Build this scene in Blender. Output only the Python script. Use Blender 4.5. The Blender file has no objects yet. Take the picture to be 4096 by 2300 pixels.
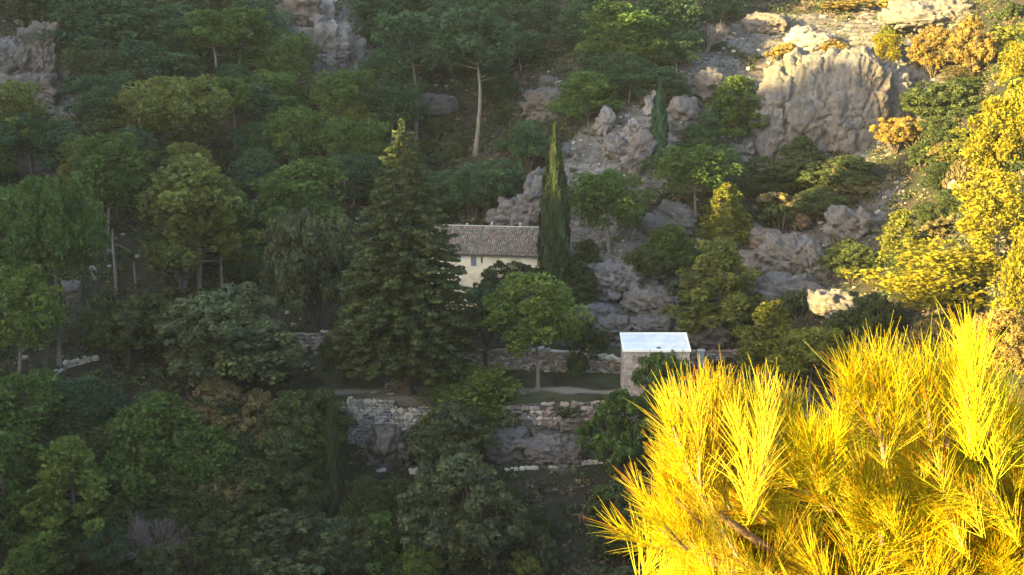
import bpy, math, random, re
import numpy as np
from mathutils import Vector, Matrix
from math import radians as RAD, sin, cos, tan, pi
SC = bpy.context.scene
COL = SC.collection
random.seed(7)

# ------------------------------------------------------------------ camera, sky, sun, exposure
CAMZ, PITCH, F = 45.0, RAD(12), 5760.0
cam_d = bpy.data.cameras.new('camera'); cam = bpy.data.objects.new('camera', cam_d); COL.objects.link(cam)
cam.location = (0, 0, CAMZ); cam.rotation_euler = (pi/2 - PITCH, 0, 0)
cam_d.sensor_width = 36; cam_d.lens = 36*F/4096; cam_d.clip_start = .05; cam_d.clip_end = 3000
SC.camera = cam
SUN_A, SUN_E = RAD(32), RAD(14)           # travel direction of the light from +x towards +y; elevation
TE = tan(SUN_E)
sd = Vector((-cos(SUN_A)*cos(SUN_E), -sin(SUN_A)*cos(SUN_E), sin(SUN_E)))      # towards the sun
world = bpy.data.worlds.new('World'); SC.world = world; world.use_nodes = True
wn = world.node_tree; bg = wn.nodes['Background']
sky = wn.nodes.new('ShaderNodeTexSky'); sky.sky_type = 'NISHITA'; sky.sun_disc = False
sky.sun_elevation = SUN_E; sky.sun_rotation = math.atan2(sd.x, sd.y)
sky.air_density = 1.0; sky.dust_density = 1.6; sky.ozone_density = .2
wn.links.new(sky.outputs[0], bg.inputs[0]); bg.inputs[1].default_value = 0.106
sl = bpy.data.lights.new('sun', 'SUN'); sl.energy = 5.0; sl.angle = RAD(.5); sl.color = (1, .74, .25)
so = bpy.data.objects.new('sun', sl); COL.objects.link(so); so.rotation_euler = sd.to_track_quat('Z', 'Y').to_euler(); so.location = (-30, -30, 90)
vs = SC.view_settings; vs.view_transform = 'Standard'; vs.look = 'None'; vs.exposure = 3.1; vs.gamma = 1; vs.use_curve_mapping = False
SC.cycles.max_bounces = 4; SC.cycles.diffuse_bounces = 3; SC.cycles.glossy_bounces = 1; SC.cycles.transmission_bounces = 2
SC.cycles.use_denoising = True

# ------------------------------------------------------------------ numeric helpers
def _h(ix, iy, iz, seed):
    n = (ix*374761393 + iy*668265263 + iz*1442695041 + seed*974634777) & 0xffffffff
    n = ((n ^ (n >> 13))*1274126177) & 0xffffffff
    n = ((n ^ (n >> 15))*2246822519) & 0xffffffff
    return ((n ^ (n >> 16)) & 0xffffff)/float(0xffffff)
def vnoise(x, y, z, seed=0):
    x = np.asarray(x, float); y = np.asarray(y, float); z = np.zeros_like(x) + z
    ix = np.floor(x).astype(np.int64); iy = np.floor(y).astype(np.int64); iz = np.floor(z).astype(np.int64)
    fx = x-ix; fy = y-iy; fz = z-iz
    fx = fx*fx*(3-2*fx); fy = fy*fy*(3-2*fy); fz = fz*fz*(3-2*fz)
    r = 0
    for a in (0, 1):
        for b in (0, 1):
            for c in (0, 1):
                r = r + _h(ix+a, iy+b, iz+c, seed)*(fx if a else 1-fx)*(fy if b else 1-fy)*(fz if c else 1-fz)
    return r*2-1
def fbm(x, y, z, seed=0, o=4):
    r = 0; a = 1; s = 0
    for k in range(o):
        r = r + a*vnoise(x*2**k, y*2**k, np.asarray(z)*2**k, seed+k); s += a; a *= .5
    return r/s
def worley(x, y, z, seed=0):
    """nearest cell: its random value, and the gap to the second nearest"""
    ix, iy, iz = (np.floor(q).astype(np.int64) for q in (x, y, z)); d1 = np.full(x.shape, 9.); d2 = d1.copy(); val = np.zeros(x.shape); pl = np.zeros(x.shape)
    for a in (-1, 0, 1):
        for b in (-1, 0, 1):
            for c in (-1, 0, 1):
                jx, jy, jz = ix+a, iy+b, iz+c
                d = np.sqrt((jx+_h(jx, jy, jz, seed)-x)**2+(jy+_h(jx, jy, jz, seed+1)-y)**2+(jz+_h(jx, jy, jz, seed+2)-z)**2)
                n = d < d1; d2 = np.where(n, d1, np.minimum(d2, d)); val = np.where(n, _h(jx, jy, jz, seed+3), val)
                pl = np.where(n, (_h(jx, jy, jz, seed+4)-.5)*(x-jx-.5)+(_h(jx, jy, jz, seed+5)-.5)*(y-jy-.5)+(_h(jx, jy, jz, seed+6)-.3)*(z-jz-.5), pl); d1 = np.where(n, d, d1)
    return val+pl*1.3, d2-d1
def sstep(a, b, x):
    t = np.clip((x-a)/(b-a), 0, 1); return t*t*(3-2*t)

# ------------------------------------------------------------------ the lie of the land: height over (x, y)
NEAR = [(-400, 70), (-60, 48), (-6, 43.9), (0, 43.4), (3, 42.4), (12, 34), (60, -10)]
COLS = {
 -1500: [(100, -28), (130, -15), (150, 0), (185, 14), (212, 26), (235, 40), (260, 55), (300, 72), (400, 110), (700, 190)],
 -500: [(100, -28), (132, -15), (152, 0), (185, 11), (212, 20.6), (228, 29), (236, 40), (250, 46), (300, 64), (400, 104), (700, 180)],
 0: [(100, -28), (135, -13), (155, 1), (185, 10.4), (212, 20.6), (224, 26.5), (231, 36.5), (245, 42), (265, 51), (400, 102), (700, 180)],
 700: [(100, -28), (132, -13), (150, -.5), (162, 2.5), (185, 11), (212, 22), (240, 35), (255, 43), (300, 62), (400, 102), (700, 180)],
 1150: [(100, -28), (125, -18), (137, -12), (150, -3), (153, -.5), (163, .6), (168, 3), (185, 9), (208, 19), (232, 31), (242, 39), (262, 47), (400, 100), (700, 180)],
 1400: [(100, -28), (125, -19), (137, -14), (147, -7.5), (152.4, -5.6), (153.2, 0), (162, .2), (163.5, 2.7), (172, 5), (185, 9), (207, 17), (230, 27), (246, 38.5), (270, 49), (400, 100), (700, 180)],
 1800: [(100, -28), (125, -19), (137, -14), (147, -7.5), (152.4, -5.8), (153.2, 0), (162, .2), (163.5, 3), (172, 5.6), (180, 6), (190, 8), (207, 14), (225, 22), (245, 33), (265, 45), (400, 100), (700, 180)],
 2150: [(100, -28), (125, -19), (137, -14), (147, -7), (152.4, -5.2), (153.2, 0), (162, .2), (163.5, 3.2), (172, 5.8), (180, 6.4), (185, 10.5), (196, 16), (212, 22), (235, 31), (258, 42), (400, 100), (700, 180)],
 2600: [(100, -28), (125, -18), (137, -12), (147, -6.4), (152.4, -4), (153.2, 0), (162, .4), (164, 3.5), (172, 8), (185, 15), (195, 20.5), (208, 27), (225, 34.5), (245, 42.5), (400, 100), (700, 180)],
 3000: [(100, -24), (125, -12), (140, -8), (150, -2), (154, .6), (162, 1.5), (164, 4.2), (175, 8.8), (190, 14.2), (203, 19), (212, 27), (225, 34), (245, 43), (400, 100), (700, 180)],
 3300: [(90, -22), (120, -9), (140, -1), (150, 3.6), (160, 7), (175, 12), (192, 17.6), (204, 20.6), (210, 31), (222, 35.5), (235, 40), (260, 49), (400, 100), (700, 180)],
 3600: [(80, -20), (110, -5), (130, 4.5), (150, 11), (165, 15.5), (185, 21), (203, 25), (210, 33), (225, 38.5), (260, 51), (400, 100), (700, 180)],
 4100: [(80, -14), (100, 4), (120, 15.6), (135, 20.4), (150, 24.6), (175, 32), (200, 41), (230, 51), (400, 104), (700, 180)],
 5200: [(80, -8), (100, 12), (120, 24), (135, 29), (150, 34), (175, 42), (200, 51), (230, 60), (400, 110), (700, 180)],
}
DG = np.concatenate([np.linspace(-400, 110, 256), np.arange(110.25, 275, .25), np.linspace(276, 700, 120)])
_cp = sorted(COLS)
_cb = np.array([(c-2048)/5760*1.03 for c in _cp])
_tab = np.array([np.interp(DG, [q[0] for q in NEAR+COLS[c]], [q[1] for q in NEAR+COLS[c]]) for c in _cp])
BG = np.linspace(_cb[0], _cb[-1], 420)
_t2 = np.empty((len(BG), len(DG)))
for j in range(len(DG)): _t2[:, j] = np.interp(BG, _cb, _tab[:, j])
_k = np.hanning(27); _k /= _k.sum()
_t2 = np.apply_along_axis(lambda v: np.convolve(np.pad(v, 13, 'edge'), _k, 'valid'), 0, _t2)
RP = [(-200, 20), (0, 20), (60, 25), (78, 36), (86, 42), (92, 43.5), (99, 39), (105, 47), (109, 36), (112, 43), (115, 34.5), (119, 41), (122, 50), (128, 57), (134, 60), (136.0, 59), (136.7, 42.8), (140.6, 45), (141.8, 66), (145, 72), (149, 71), (152, 66), (158, 64.5), (167, 68.5), (173, 75), (178, 81), (188, 85), (196, 88), (216, 93), (245, 98), (330, 100), (460, 80)]
RIDGE_S = -150.0
def height(x, y, detail=True):
    x = np.asarray(x, float); y = np.asarray(y, float)
    b = x/np.maximum(y, 30)
    bi = np.clip((b-BG[0])/(BG[-1]-BG[0])*(len(BG)-1), 0, len(BG)-1.001); i = bi.astype(int); fb = bi-i
    j = np.clip(np.searchsorted(DG, y)-1, 0, len(DG)-2); fd = np.clip((y-DG[j])/(DG[j+1]-DG[j]), 0, 1)
    z = (_t2[i, j]*(1-fb)+_t2[i+1, j]*fb)*(1-fd)+(_t2[i, j+1]*(1-fb)+_t2[i+1, j+1]*fb)*fd
    # the mountain across the valley, behind and to the left, that keeps the slope in shade
    s = x*cos(SUN_A)+y*sin(SUN_A); p = -x*sin(SUN_A)+y*cos(SUN_A)
    zr = np.interp(p, [q[0] for q in RP], [q[1] for q in RP])-TE*RIDGE_S-.85*np.abs(s-RIDGE_S)
    z = np.maximum(z, zr)
    if detail:
        # terraces stay level
        ter = sstep(-.135, -.125, b)*(1-sstep(.115, .13, b))*sstep(145, 147, y)*(1-sstep(163.2, 164, y))
        hs = sstep(-14, -12, x)*(1-sstep(6, 8, x))*sstep(168, 170, y)*(1-sstep(180, 182, y))
        m = (1-ter*.97)*(1-hs)*sstep(8, 40, y)
        z = z+m*(1.1*fbm(x/22, y/22, 0, 3, 3)+.5*fbm(x/6, y/6, 0, 8, 3))
        rk = rockiness(x, y)
        st = (x*.26+y*.42+z*.9+1.1*fbm(x/7, y/7, 0, 31, 2))/1.5
        saw = st-np.floor(st); saw = np.where(saw < .78, saw/.78, (1-saw)/.22)
        z = z+m*rk*(saw*.75-.35+.45*np.abs(fbm(x/2.2, y/2.2, 0, 44, 3)))
    return z
# bare limestone patches of the slope: px, py, radius in metres; filled in after the camera maths
ROCKY = []
def rockiness(x, y):
    x = np.asarray(x, float); r = .35*sstep(.05, .5, fbm(x/9, np.asarray(y)/9, 0, 77, 3))
    for (cx, cy, rr, st) in ROCKY:
        d = np.hypot(x-cx, y-cy)/rr
        r = np.maximum(r, st*(1-sstep(.6, 1.15, d+.35*fbm(x/4, np.asarray(y)/4, 0, 12, 3))))
    return r
cp_, sp_ = cos(PITCH), sin(PITCH)
def ray(px, py):
    u = (px-2048)/F; v = -(py-1150)/F
    return np.array([u, cp_+v*sp_, -sp_+v*cp_])
def hit(px, py, detail=True):
    r = ray(px, py); t = np.concatenate([np.linspace(95, 290, 900), np.linspace(291, 600, 200)])
    X = r[0]*t; Y = r[1]*t; Z = CAMZ+r[2]*t
    g = height(X, Y, detail)-Z
    k = np.argmax(g > 0)
    if g[k] <= 0: k = len(t)-1
    return float(X[k]), float(Y[k]), float(CAMZ+r[2]*t[k])
def at_y(px, py, y):
    r = ray(px, py); t = y/r[1]; return Vector((r[0]*t, y, CAMZ+r[2]*t))
def proj(x, y, z):
    dep = y*cp_-(z-CAMZ)*sp_; up = y*sp_+(z-CAMZ)*cp_
    return 2048+F*x/dep, 1150-F*up/dep, dep
S = 4096/2575
for (px, py, rr, st) in [(170, 300, 13, 1), (1330, 230, 12, 1), (1300, 60, 9, .9), (2080, 60, 12, .4), (2170, 360, 9, .5), (1720, 430, 8, .3),
        (2150, 800, 9, 1), (2330, 640, 8, .9), (2480, 540, 9, 1), (2590, 640, 9, 1), (2700, 430, 8, .8), (2880, 330, 10, .9),
        (3250, 330, 16, 1), (3450, 420, 14, 1), (3250, 560, 14, 1), (3500, 120, 16, .9), (3150, 150, 12, .9), (3000, 600, 8, .8),
        (2500, 1130, 9, 1), (2620, 1210, 9, 1), (2450, 1300, 8, .8), (2700, 1320, 7, .9), (3050, 1000, 9, 1), (3200, 940, 8, 1), (3250, 1100, 9, .7),
        (3400, 860, 8, .8), (3200, 1250, 9, .5), (2650, 1010, 4, .8), (2350, 930, 5, .8),
        (1850, 760, 7, .5), (2250, 1760, 6, 1), (2330, 1700, 5, 1), (1560, 1780, 5, 1), (2000, 1740, 6, .5), (250, 600, 5, .7), (230, 660, 5, .7)]:
    X = hit(px, py, False); ROCKY.append((X[0], X[1], rr, st))

# ------------------------------------------------------------------ materials
def mat(name):
    m = bpy.data.materials.new(name); m.use_nodes = True
    return m, m.node_tree, m.node_tree.nodes['Principled BSDF']
def N(nt, t, **kw):
    n = nt.nodes.new(t)
    for k, v in kw.items():
        if k.startswith('i_'):
            key = k[2:]; n.inputs[int(key) if key.isdigit() else key].default_value = v
        else: setattr(n, k, v)
    return n
def mixc(nt, fac, a, b, blend='MIX'):
    n = nt.nodes.new('ShaderNodeMix'); n.data_type = 'RGBA'; n.blend_type = blend
    for idx, v in ((0, fac), (6, a), (7, b)):
        if isinstance(v, (int, float)): n.inputs[idx].default_value = v
        elif isinstance(v, tuple): n.inputs[idx].default_value = (*v, 1)
        else: nt.links.new(v, n.inputs[idx])
    return n.outputs[2]
def noise(nt, scale, detail=4, rough=.6, vec=None, dist=0):
    n = N(nt, 'ShaderNodeTexNoise', i_Scale=scale, i_Detail=detail, i_Roughness=rough, i_Distortion=dist)
    if vec is not None: nt.links.new(vec, n.inputs['Vector'])
    return n.outputs['Fac']
def ramp(nt, src, stops):
    r = nt.nodes.new('ShaderNodeValToRGB'); e = r.color_ramp.elements
    while len(e) < len(stops): e.new(.5)
    for k, (p, c) in enumerate(stops):
        e[k].position = p; e[k].color = (c, c, c, 1) if isinstance(c, (int, float)) else (*c, 1)
    nt.links.new(src, r.inputs[0]); return r.outputs[0]
def bump(nt, b, src, strength, dist):
    n = N(nt, 'ShaderNodeBump', i_Strength=strength, i_Distance=dist); nt.links.new(src, n.inputs['Height']); nt.links.new(n.outputs[0], b.inputs['Normal'])
def geo_pos(nt): return nt.nodes.new('ShaderNodeNewGeometry').outputs['Position']

def foliage_mat(name, transl=.3):
    """leaf colour = the plant's own colour (object colour) times the leaf's own tint"""
    m, nt, b = mat(name)
    oi = nt.nodes.new('ShaderNodeObjectInfo'); at = N(nt, 'ShaderNodeAttribute', attribute_name='tint')
    c = mixc(nt, 1., oi.outputs['Color'], at.outputs['Color'], 'MULTIPLY')
    nt.links.new(c, b.inputs['Base Color']); b.inputs['Roughness'].default_value = .75; b.inputs['Specular IOR Level'].default_value = .15
    tr = nt.nodes.new('ShaderNodeBsdfTranslucent'); nt.links.new(c, tr.inputs[0])
    mx = nt.nodes.new('ShaderNodeMixShader'); mx.inputs[0].default_value = transl
    nt.links.new(b.outputs[0], mx.inputs[1]); nt.links.new(tr.outputs[0], mx.inputs[2]); nt.links.new(mx.outputs[0], nt.nodes['Material Output'].inputs[0])
    return m
M_LEAF = foliage_mat('leaf')
def attr_leaf():
    m, nt, b = mat('undergrowth_leaf'); at = N(nt, 'ShaderNodeAttribute', attribute_name='tint')
    nt.links.new(at.outputs['Color'], b.inputs['Base Color']); b.inputs['Roughness'].default_value = .85; b.inputs['Specular IOR Level'].default_value = .1
    return m
M_UNDER = attr_leaf()
def bark_mat(name, c1, c2):
    m, nt, b = mat(name); tc = nt.nodes.new('ShaderNodeTexCoord'); mp = N(nt, 'ShaderNodeMapping'); mp.inputs['Scale'].default_value = (6, 6, 1.2)
    nt.links.new(tc.outputs['Object'], mp.inputs[0]); f = noise(nt, 1.3, 5, .65, mp.outputs[0])
    nt.links.new(mixc(nt, ramp(nt, f, [(.35, 0), (.65, 1)]), c1, c2), b.inputs['Base Color']); b.inputs['Roughness'].default_value = .9
    bump(nt, b, f, .6, .05); return m
M_BARK = bark_mat('pine_bark', (.09, .07, .058), (.20, .17, .145))
M_BARKP = bark_mat('pale_bark', (.12, .10, .08), (.22, .19, .155))
M_BARKD = bark_mat('dark_bark', (.035, .026, .02), (.09, .065, .05))
M_BARKR = bark_mat('red_bark', (.055, .032, .024), (.115, .068, .05))
def rock_mat(name, light=1.0, obj=False):
    m, nt, b = mat(name); pos = geo_pos(nt)
    f1 = noise(nt, .35, 6, .62, pos); f2 = noise(nt, 2.2, 5, .6, pos); f3 = noise(nt, .9, 4, .6, pos, 1.2); f0 = noise(nt, .09, 3, .5, pos)
    c = mixc(nt, ramp(nt, f1, [(.35, 0), (.62, 1)]), tuple(v*light for v in (.20, .195, .205)), tuple(v*light for v in (.37, .35, .33)))
    c = mixc(nt, ramp(nt, f3, [(.52, 0), (.68, .8)]), c, tuple(v*light for v in (.27, .20, .145)))
    c = mixc(nt, ramp(nt, f0, [(.42, 0), (.6, .6)]), c, tuple(v*light for v in (.30, .225, .17)))
    c = mixc(nt, ramp(nt, f2, [(.30, .75), (.44, 0)]), c, (.05, .048, .045))
    mp = N(nt, 'ShaderNodeMapping'); mp.inputs['Scale'].default_value = (1.6, 1.6, .22); nt.links.new(pos, mp.inputs[0])
    f4 = noise(nt, 1.2, 4, .6, mp.outputs[0])
    c = mixc(nt, ramp(nt, f4, [(.5, 0), (.68, .55)]), c, tuple(v*light for v in (.13, .13, .14)))
    nt.links.new(c, b.inputs['Base Color']); b.inputs['Roughness'].default_value = .92; b.inputs['Specular IOR Level'].default_value = .2
    bump(nt, b, f2, .7, .25); return m
M_ROCK = rock_mat('limestone', .43); M_PALE = rock_mat('pale_limestone', .72)
def terrain_mat():
    m, nt, b = mat('hillside_ground'); pos = geo_pos(nt); at = N(nt, 'ShaderNodeAttribute', attribute_name='rock')
    f1 = noise(nt, .25, 5, .6, pos); f2 = noise(nt, 1.6, 6, .65, pos); f3 = noise(nt, 6, 4, .6, pos)
    soil = mixc(nt, ramp(nt, f1, [(.4, 0), (.62, 1)]), (.032, .028, .02), (.022, .027, .014))
    soil = mixc(nt, ramp(nt, f2, [(.54, 0), (.7, .6)]), soil, (.085, .072, .062))
    rock = mixc(nt, ramp(nt, f1, [(.38, 0), (.62, 1)]), (.08, .076, .078), (.155, .145, .135))
    rock = mixc(nt, ramp(nt, f2, [(.33, .85), (.47, 0)]), rock, (.04, .037, .033))
    rock = mixc(nt, ramp(nt, f3, [(.55, 0), (.7, .5)]), rock, (.14, .105, .08))
    sep = nt.nodes.new('ShaderNodeSeparateColor'); nt.links.new(at.outputs['Color'], sep.inputs[0])
    ma = N(nt, 'ShaderNodeMath', operation='MULTIPLY_ADD'); nt.links.new(f2, ma.inputs[0]); ma.inputs[1].default_value = .9; nt.links.new(sep.outputs[0], ma.inputs[2])
    fac = ramp(nt, ma.outputs[0], [(.72, 0), (.98, 1)])
    c = mixc(nt, fac, soil, rock)
    c = mixc(nt, sep.outputs[1], c, mixc(nt, ramp(nt, f3, [(.35, 0), (.7, 1)]), (.05, .062, .024), (.10, .10, .05)))      # grass
    c = mixc(nt, sep.outputs[2], c, mixc(nt, ramp(nt, f3, [(.3, 0), (.7, 1)]), (.15, .13, .105), (.28, .245, .20)))    # trodden path
    nt.links.new(c, b.inputs['Base Color']); b.inputs['Roughness'].default_value = .95; b.inputs['Specular IOR Level'].default_value = .1
    bump(nt, b, f2, .8, .3); return m
M_TERR = terrain_mat()
def simple_mat(name, c1, c2, scale=3, rough=.9, bs=.3, bd=.02, lo=.35, hi=.65, useobj=False, attr=False):
    m, nt, b = mat(name); pos = geo_pos(nt); f = noise(nt, scale, 5, .6, pos)
    c = mixc(nt, ramp(nt, f, [(lo, 0), (hi, 1)]), c1, c2)
    if useobj:
        oi = nt.nodes.new('ShaderNodeObjectInfo'); c = mixc(nt, 1., c, oi.outputs['Color'], 'MULTIPLY')
    if attr:
        at = N(nt, 'ShaderNodeAttribute', attribute_name='tint'); c = mixc(nt, 1., c, at.outputs['Color'], 'MULTIPLY')
    nt.links.new(c, b.inputs['Base Color']); b.inputs['Roughness'].default_value = rough
    bump(nt, b, f, bs, bd); return m
M_STONE = simple_mat('wall_stone', (.62, .6, .57), (1., .97, .92), 3.5, useobj=True, bs=.6, bd=.05)
M_STONEA = simple_mat('wall_stone_mass', (.62, .6, .57), (1., .97, .92), 3.5, attr=True, bs=.6, bd=.05)
M_EARTH = simple_mat('wall_core_earth', (.05, .042, .035), (.10, .085, .07), 4)
M_TILE = simple_mat('roof_tile', (.55, .55, .52), (1, 1, 1), 5, useobj=True)
M_TILEA = simple_mat('roof_tile_mass', (.55, .55, .52), (1, 1, 1), 5, attr=True)
M_PLASTER = simple_mat('cream_plaster', (.52, .44, .31), (.76, .66, .48), .9, lo=.3, hi=.6)
M_MORTAR = simple_mat('lime_mortar', (.66, .58, .42), (.78, .70, .54), 3)
M_PATCH = simple_mat('pale_plaster', (.58, .57, .54), (.66, .65, .62), 2)
M_SHUT = simple_mat('grey_wood', (.17, .165, .18), (.22, .21, .23), 8)
M_DARK = simple_mat('dark_interior', (.01, .01, .012), (.015, .015, .018), 8)
M_WHITE = simple_mat('white_roof_coating', (.50, .53, .55), (.68, .69, .69), .9, rough=.6, bs=.15)
M_RIM = simple_mat('cream_roof_rim', (.72, .69, .60), (.78, .75, .66), 2)
M_WOOD = simple_mat('weathered_wood', (.16, .11, .09), (.24, .18, .15), 6)

# ------------------------------------------------------------------ object helpers
def mesh_from(name, v, f, m=None, smooth=False, tint=None):
    me = bpy.data.meshes.new(name); v = np.asarray(v, np.float32); f = np.asarray(f, np.int32)
    k = f.shape[1]
    me.vertices.add(len(v)); me.vertices.foreach_set('co', v.ravel())
    me.loops.add(f.size); me.loops.foreach_set('vertex_index', f.ravel())
    me.polygons.add(len(f)); me.polygons.foreach_set('loop_start', np.arange(0, f.size, k, dtype=np.int32))
    if smooth: me.polygons.foreach_set('use_smooth', np.ones(len(f), bool))
    me.update(calc_edges=True)
    if tint is not None:
        a = me.attributes.new('tint', 'FLOAT_COLOR', 'POINT'); t = np.ones((len(v), 4), np.float32); t[:, :3] = tint; a.data.foreach_set('color', t.ravel())
    if m: me.materials.append(m)
    return me
def link(name, me, parent=None, loc=(0, 0, 0), rot=(0, 0, 0), scale=(1, 1, 1), color=None):
    o = bpy.data.objects.new(name, me); COL.objects.link(o)
    o.location = loc; o.rotation_euler = rot; o.scale = scale
    if parent: o.parent = parent
    if color: o.color = (*color, 1)
    return o
def tag(o, label=None, cat=None, group=None, kind=None):
    for k, v in (('label', label), ('category', cat), ('group', group), ('kind', kind)):
        if v: o[k] = v
    return o
BOXF = [(0, 3, 2, 1), (4, 5, 6, 7), (0, 1, 5, 4), (1, 2, 6, 5), (2, 3, 7, 6), (3, 0, 4, 7)]
class MB:
    def __init__(s): s.v = []; s.f = []; s.t = []
    def add(s, v, f, t=(1, 1, 1)):
        n = len(s.v); s.v += [tuple(q) for q in v]; s.f += [tuple(i+n for i in q) for q in f]; s.t += [t]*len(v); return s
    def box(s, x0, x1, y0, y1, z0, z1, t=(1, 1, 1)):
        return s.add([(x0, y0, z0), (x1, y0, z0), (x1, y1, z0), (x0, y1, z0), (x0, y0, z1), (x1, y0, z1), (x1, y1, z1), (x0, y1, z1)], BOXF, t)
    def tube(s, pts, rad, n=7, cap=True):
        pts = [Vector(p) for p in pts]; base = len(s.v); u = None
        for k, p in enumerate(pts):
            d = (pts[min(k+1, len(pts)-1)]-pts[max(k-1, 0)]).normalized()
            if u is None: u = d.orthogonal().normalized()
            u = (u-d*u.dot(d)).normalized(); w = d.cross(u); r = rad[k] if hasattr(rad, '__len__') else rad
            for a in range(n):
                q = p+(u*cos(2*pi*a/n)+w*sin(2*pi*a/n))*r; s.v.append(tuple(q)); s.t.append((1, 1, 1))
        for k in range(len(pts)-1):
            for a in range(n):
                b = base+k*n; s.f.append((b+a, b+(a+1) % n, b+n+(a+1) % n, b+n+a))
        return s
    def mesh(s, name, m, smooth=False):
        me = bpy.data.meshes.new(name); me.from_pydata(s.v, [], s.f)
        a = me.attributes.new('tint', 'FLOAT_COLOR', 'POINT'); t = np.ones((len(s.v), 4), np.float32); t[:, :3] = np.array(s.t); a.data.foreach_set('color', t.ravel())
        if smooth: me.polygons.foreach_set('use_smooth', np.ones(len(s.f), bool))
        me.materials.append(m); me.update(); return me

# ------------------------------------------------------------------ terrain
def terrain():
    DXY = .5
    xs = np.concatenate([-np.geomspace(700, 332, 9), np.arange(-328, -253, 3.), np.arange(-250, -150, 1.3), np.arange(-148, -92, 3.), np.arange(-91.5, 78, .5), np.geomspace(78.6, 700, 40)])
    ys = np.concatenate([np.linspace(-390, -10, 90), np.arange(-8, 12, 1.), np.arange(13, 75, 1.3), np.linspace(77, 110, 20), np.arange(110.5, 262, .45), np.geomspace(263, 690, 50)])
    X, Y = np.meshgrid(xs, ys); Z = height(X, Y)
    nx, ny = len(xs), len(ys)
    v = np.stack([X.ravel(), Y.ravel(), Z.ravel()], 1)
    i = np.arange(nx*ny).reshape(ny, nx)
    f = np.stack([i[:-1, :-1].ravel(), i[:-1, 1:].ravel(), i[1:, 1:].ravel(), i[1:, :-1].ravel()], 1)
    me = mesh_from('hillside', v, f, M_TERR, True)
    b = X/np.maximum(Y, 30)
    rk = rockiness(X, Y)
    gx = np.gradient(Z, xs, axis=1); gy = np.gradient(Z, ys, axis=0); sl_ = np.hypot(gx, gy)
    rk = np.maximum(rk*.55, .62*sstep(1.0, 2.0, sl_))
    ter = sstep(-.18, -.14, b)*(1-sstep(.115, .13, b))*sstep(152.7, 153.4, Y)*(1-sstep(163.2, 164, Y))
    pth = ter*(1-sstep(.5, 1.2, np.abs(Y-(155.6+.5*np.sin(X*.4)))+.9*fbm(X/2, Y/2, 0, 5, 3)))
    pth = np.maximum(pth, .7*ter*(1-sstep(1.5, 3, np.hypot((X+12)/2.2, Y-155)))) 
    rk = rk*(1-ter)
    a = me.attributes.new('rock', 'FLOAT_COLOR', 'POINT'); c = np.ones((nx*ny, 4), np.float32)
    c[:, 0] = rk.ravel(); c[:, 1] = (ter*.7*sstep(-.5, .3, fbm(X/2.5, Y/2.5, 0, 66, 3))).ravel(); c[:, 2] = pth.ravel(); a.data.foreach_set('color', c.ravel())
    tag(link('terrain', me), 'steep valley side of grey limestone and thin brown soil', None, None, 'structure')
terrain()

# thin evening haze filling the valley
hm = bpy.data.materials.new('haze'); hm.use_nodes = True; hn = hm.node_tree; hn.nodes.remove(hn.nodes['Principled BSDF'])
hv = hn.nodes.new('ShaderNodeVolumePrincipled'); hv.inputs['Color'].default_value = (.86, .92, 1, 1); hv.inputs['Density'].default_value = .00007; hv.inputs['Anisotropy'].default_value = .2
hn.links.new(hv.outputs[0], hn.nodes['Material Output'].inputs['Volume'])
HZ = MB().box(-705, 705, -395, 695, -40, 200)
tag(link('haze', HZ.mesh('haze', hm)), 'thin evening haze', None, None, 'stuff')

# ------------------------------------------------------------------ foliage geometry
rng = np.random.default_rng(11)
def leaves_on(centers, radii, n, size, flat=1., up=.25, jit=.55, tint=.25, elong=1., shell=.35, tintc=None, spiky=False):
    """small leaf-sprays (quads) on the shells of many puffs; returns verts, faces, tints"""
    K = len(centers); C = np.repeat(centers, n, 0); R = np.repeat(radii, n, 0)
    d = rng.normal(size=(K*n, 3)); d /= np.linalg.norm(d, axis=1)[:, None]; d[:, 2] += up; d /= np.linalg.norm(d, axis=1)[:, None]
    rr = 1-shell*rng.random(K*n)**1.5
    P = C+d*R*rr[:, None]
    nn = d/np.maximum(R, .05); nn /= np.linalg.norm(nn, axis=1)[:, None]
    nn = nn+rng.normal(size=nn.shape)*jit; nn /= np.linalg.norm(nn, axis=1)[:, None]
    a = np.cross(nn, rng.normal(size=nn.shape)); a /= np.linalg.norm(a, axis=1)[:, None]; b = np.cross(nn, a)
    s = size*(.55+.9*rng.random(K*n))[:, None]
    q = np.stack([P-a*s*elong-b*s*.35, P+b*s*.6*-1+a*s*.2, P+a*s*elong+b*s*.3, P+b*s*.65-a*s*.15], 1)
    if spiky:      # needle sprays that point out of the puff
        g = d*.8+rng.normal(size=d.shape)*.7+np.array([0, 0, .2]); g /= np.linalg.norm(g, axis=1)[:, None]
        w = np.cross(g, rng.normal(size=g.shape)); w /= np.linalg.norm(w, axis=1)[:, None]; P = P-g*s*.6
        q = np.stack([P-w*s*.25, P+w*s*.25, P+g*s*1.15+w*s*.42, P+g*s*1.0-w*s*.38], 1)
    f = np.arange(K*n*4).reshape(-1, 4)
    kt = 1+tint*(rng.random(K)-.5)*1.4; t = np.repeat(kt, n)*(1+tint*(rng.random(K*n)-.5))
    hue = np.repeat(rng.random(K), n)[:, None]
    T = t[:, None]*np.array([1, 1, 1])*(1-hue*np.array([.0, .0, .25]))*(1+hue*np.array([.18, .02, 0]))
    if tintc is not None: T = T*np.repeat(tintc, n, 0)
    return q.reshape(-1, 3), f, np.repeat(T, 4, 0)

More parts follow.
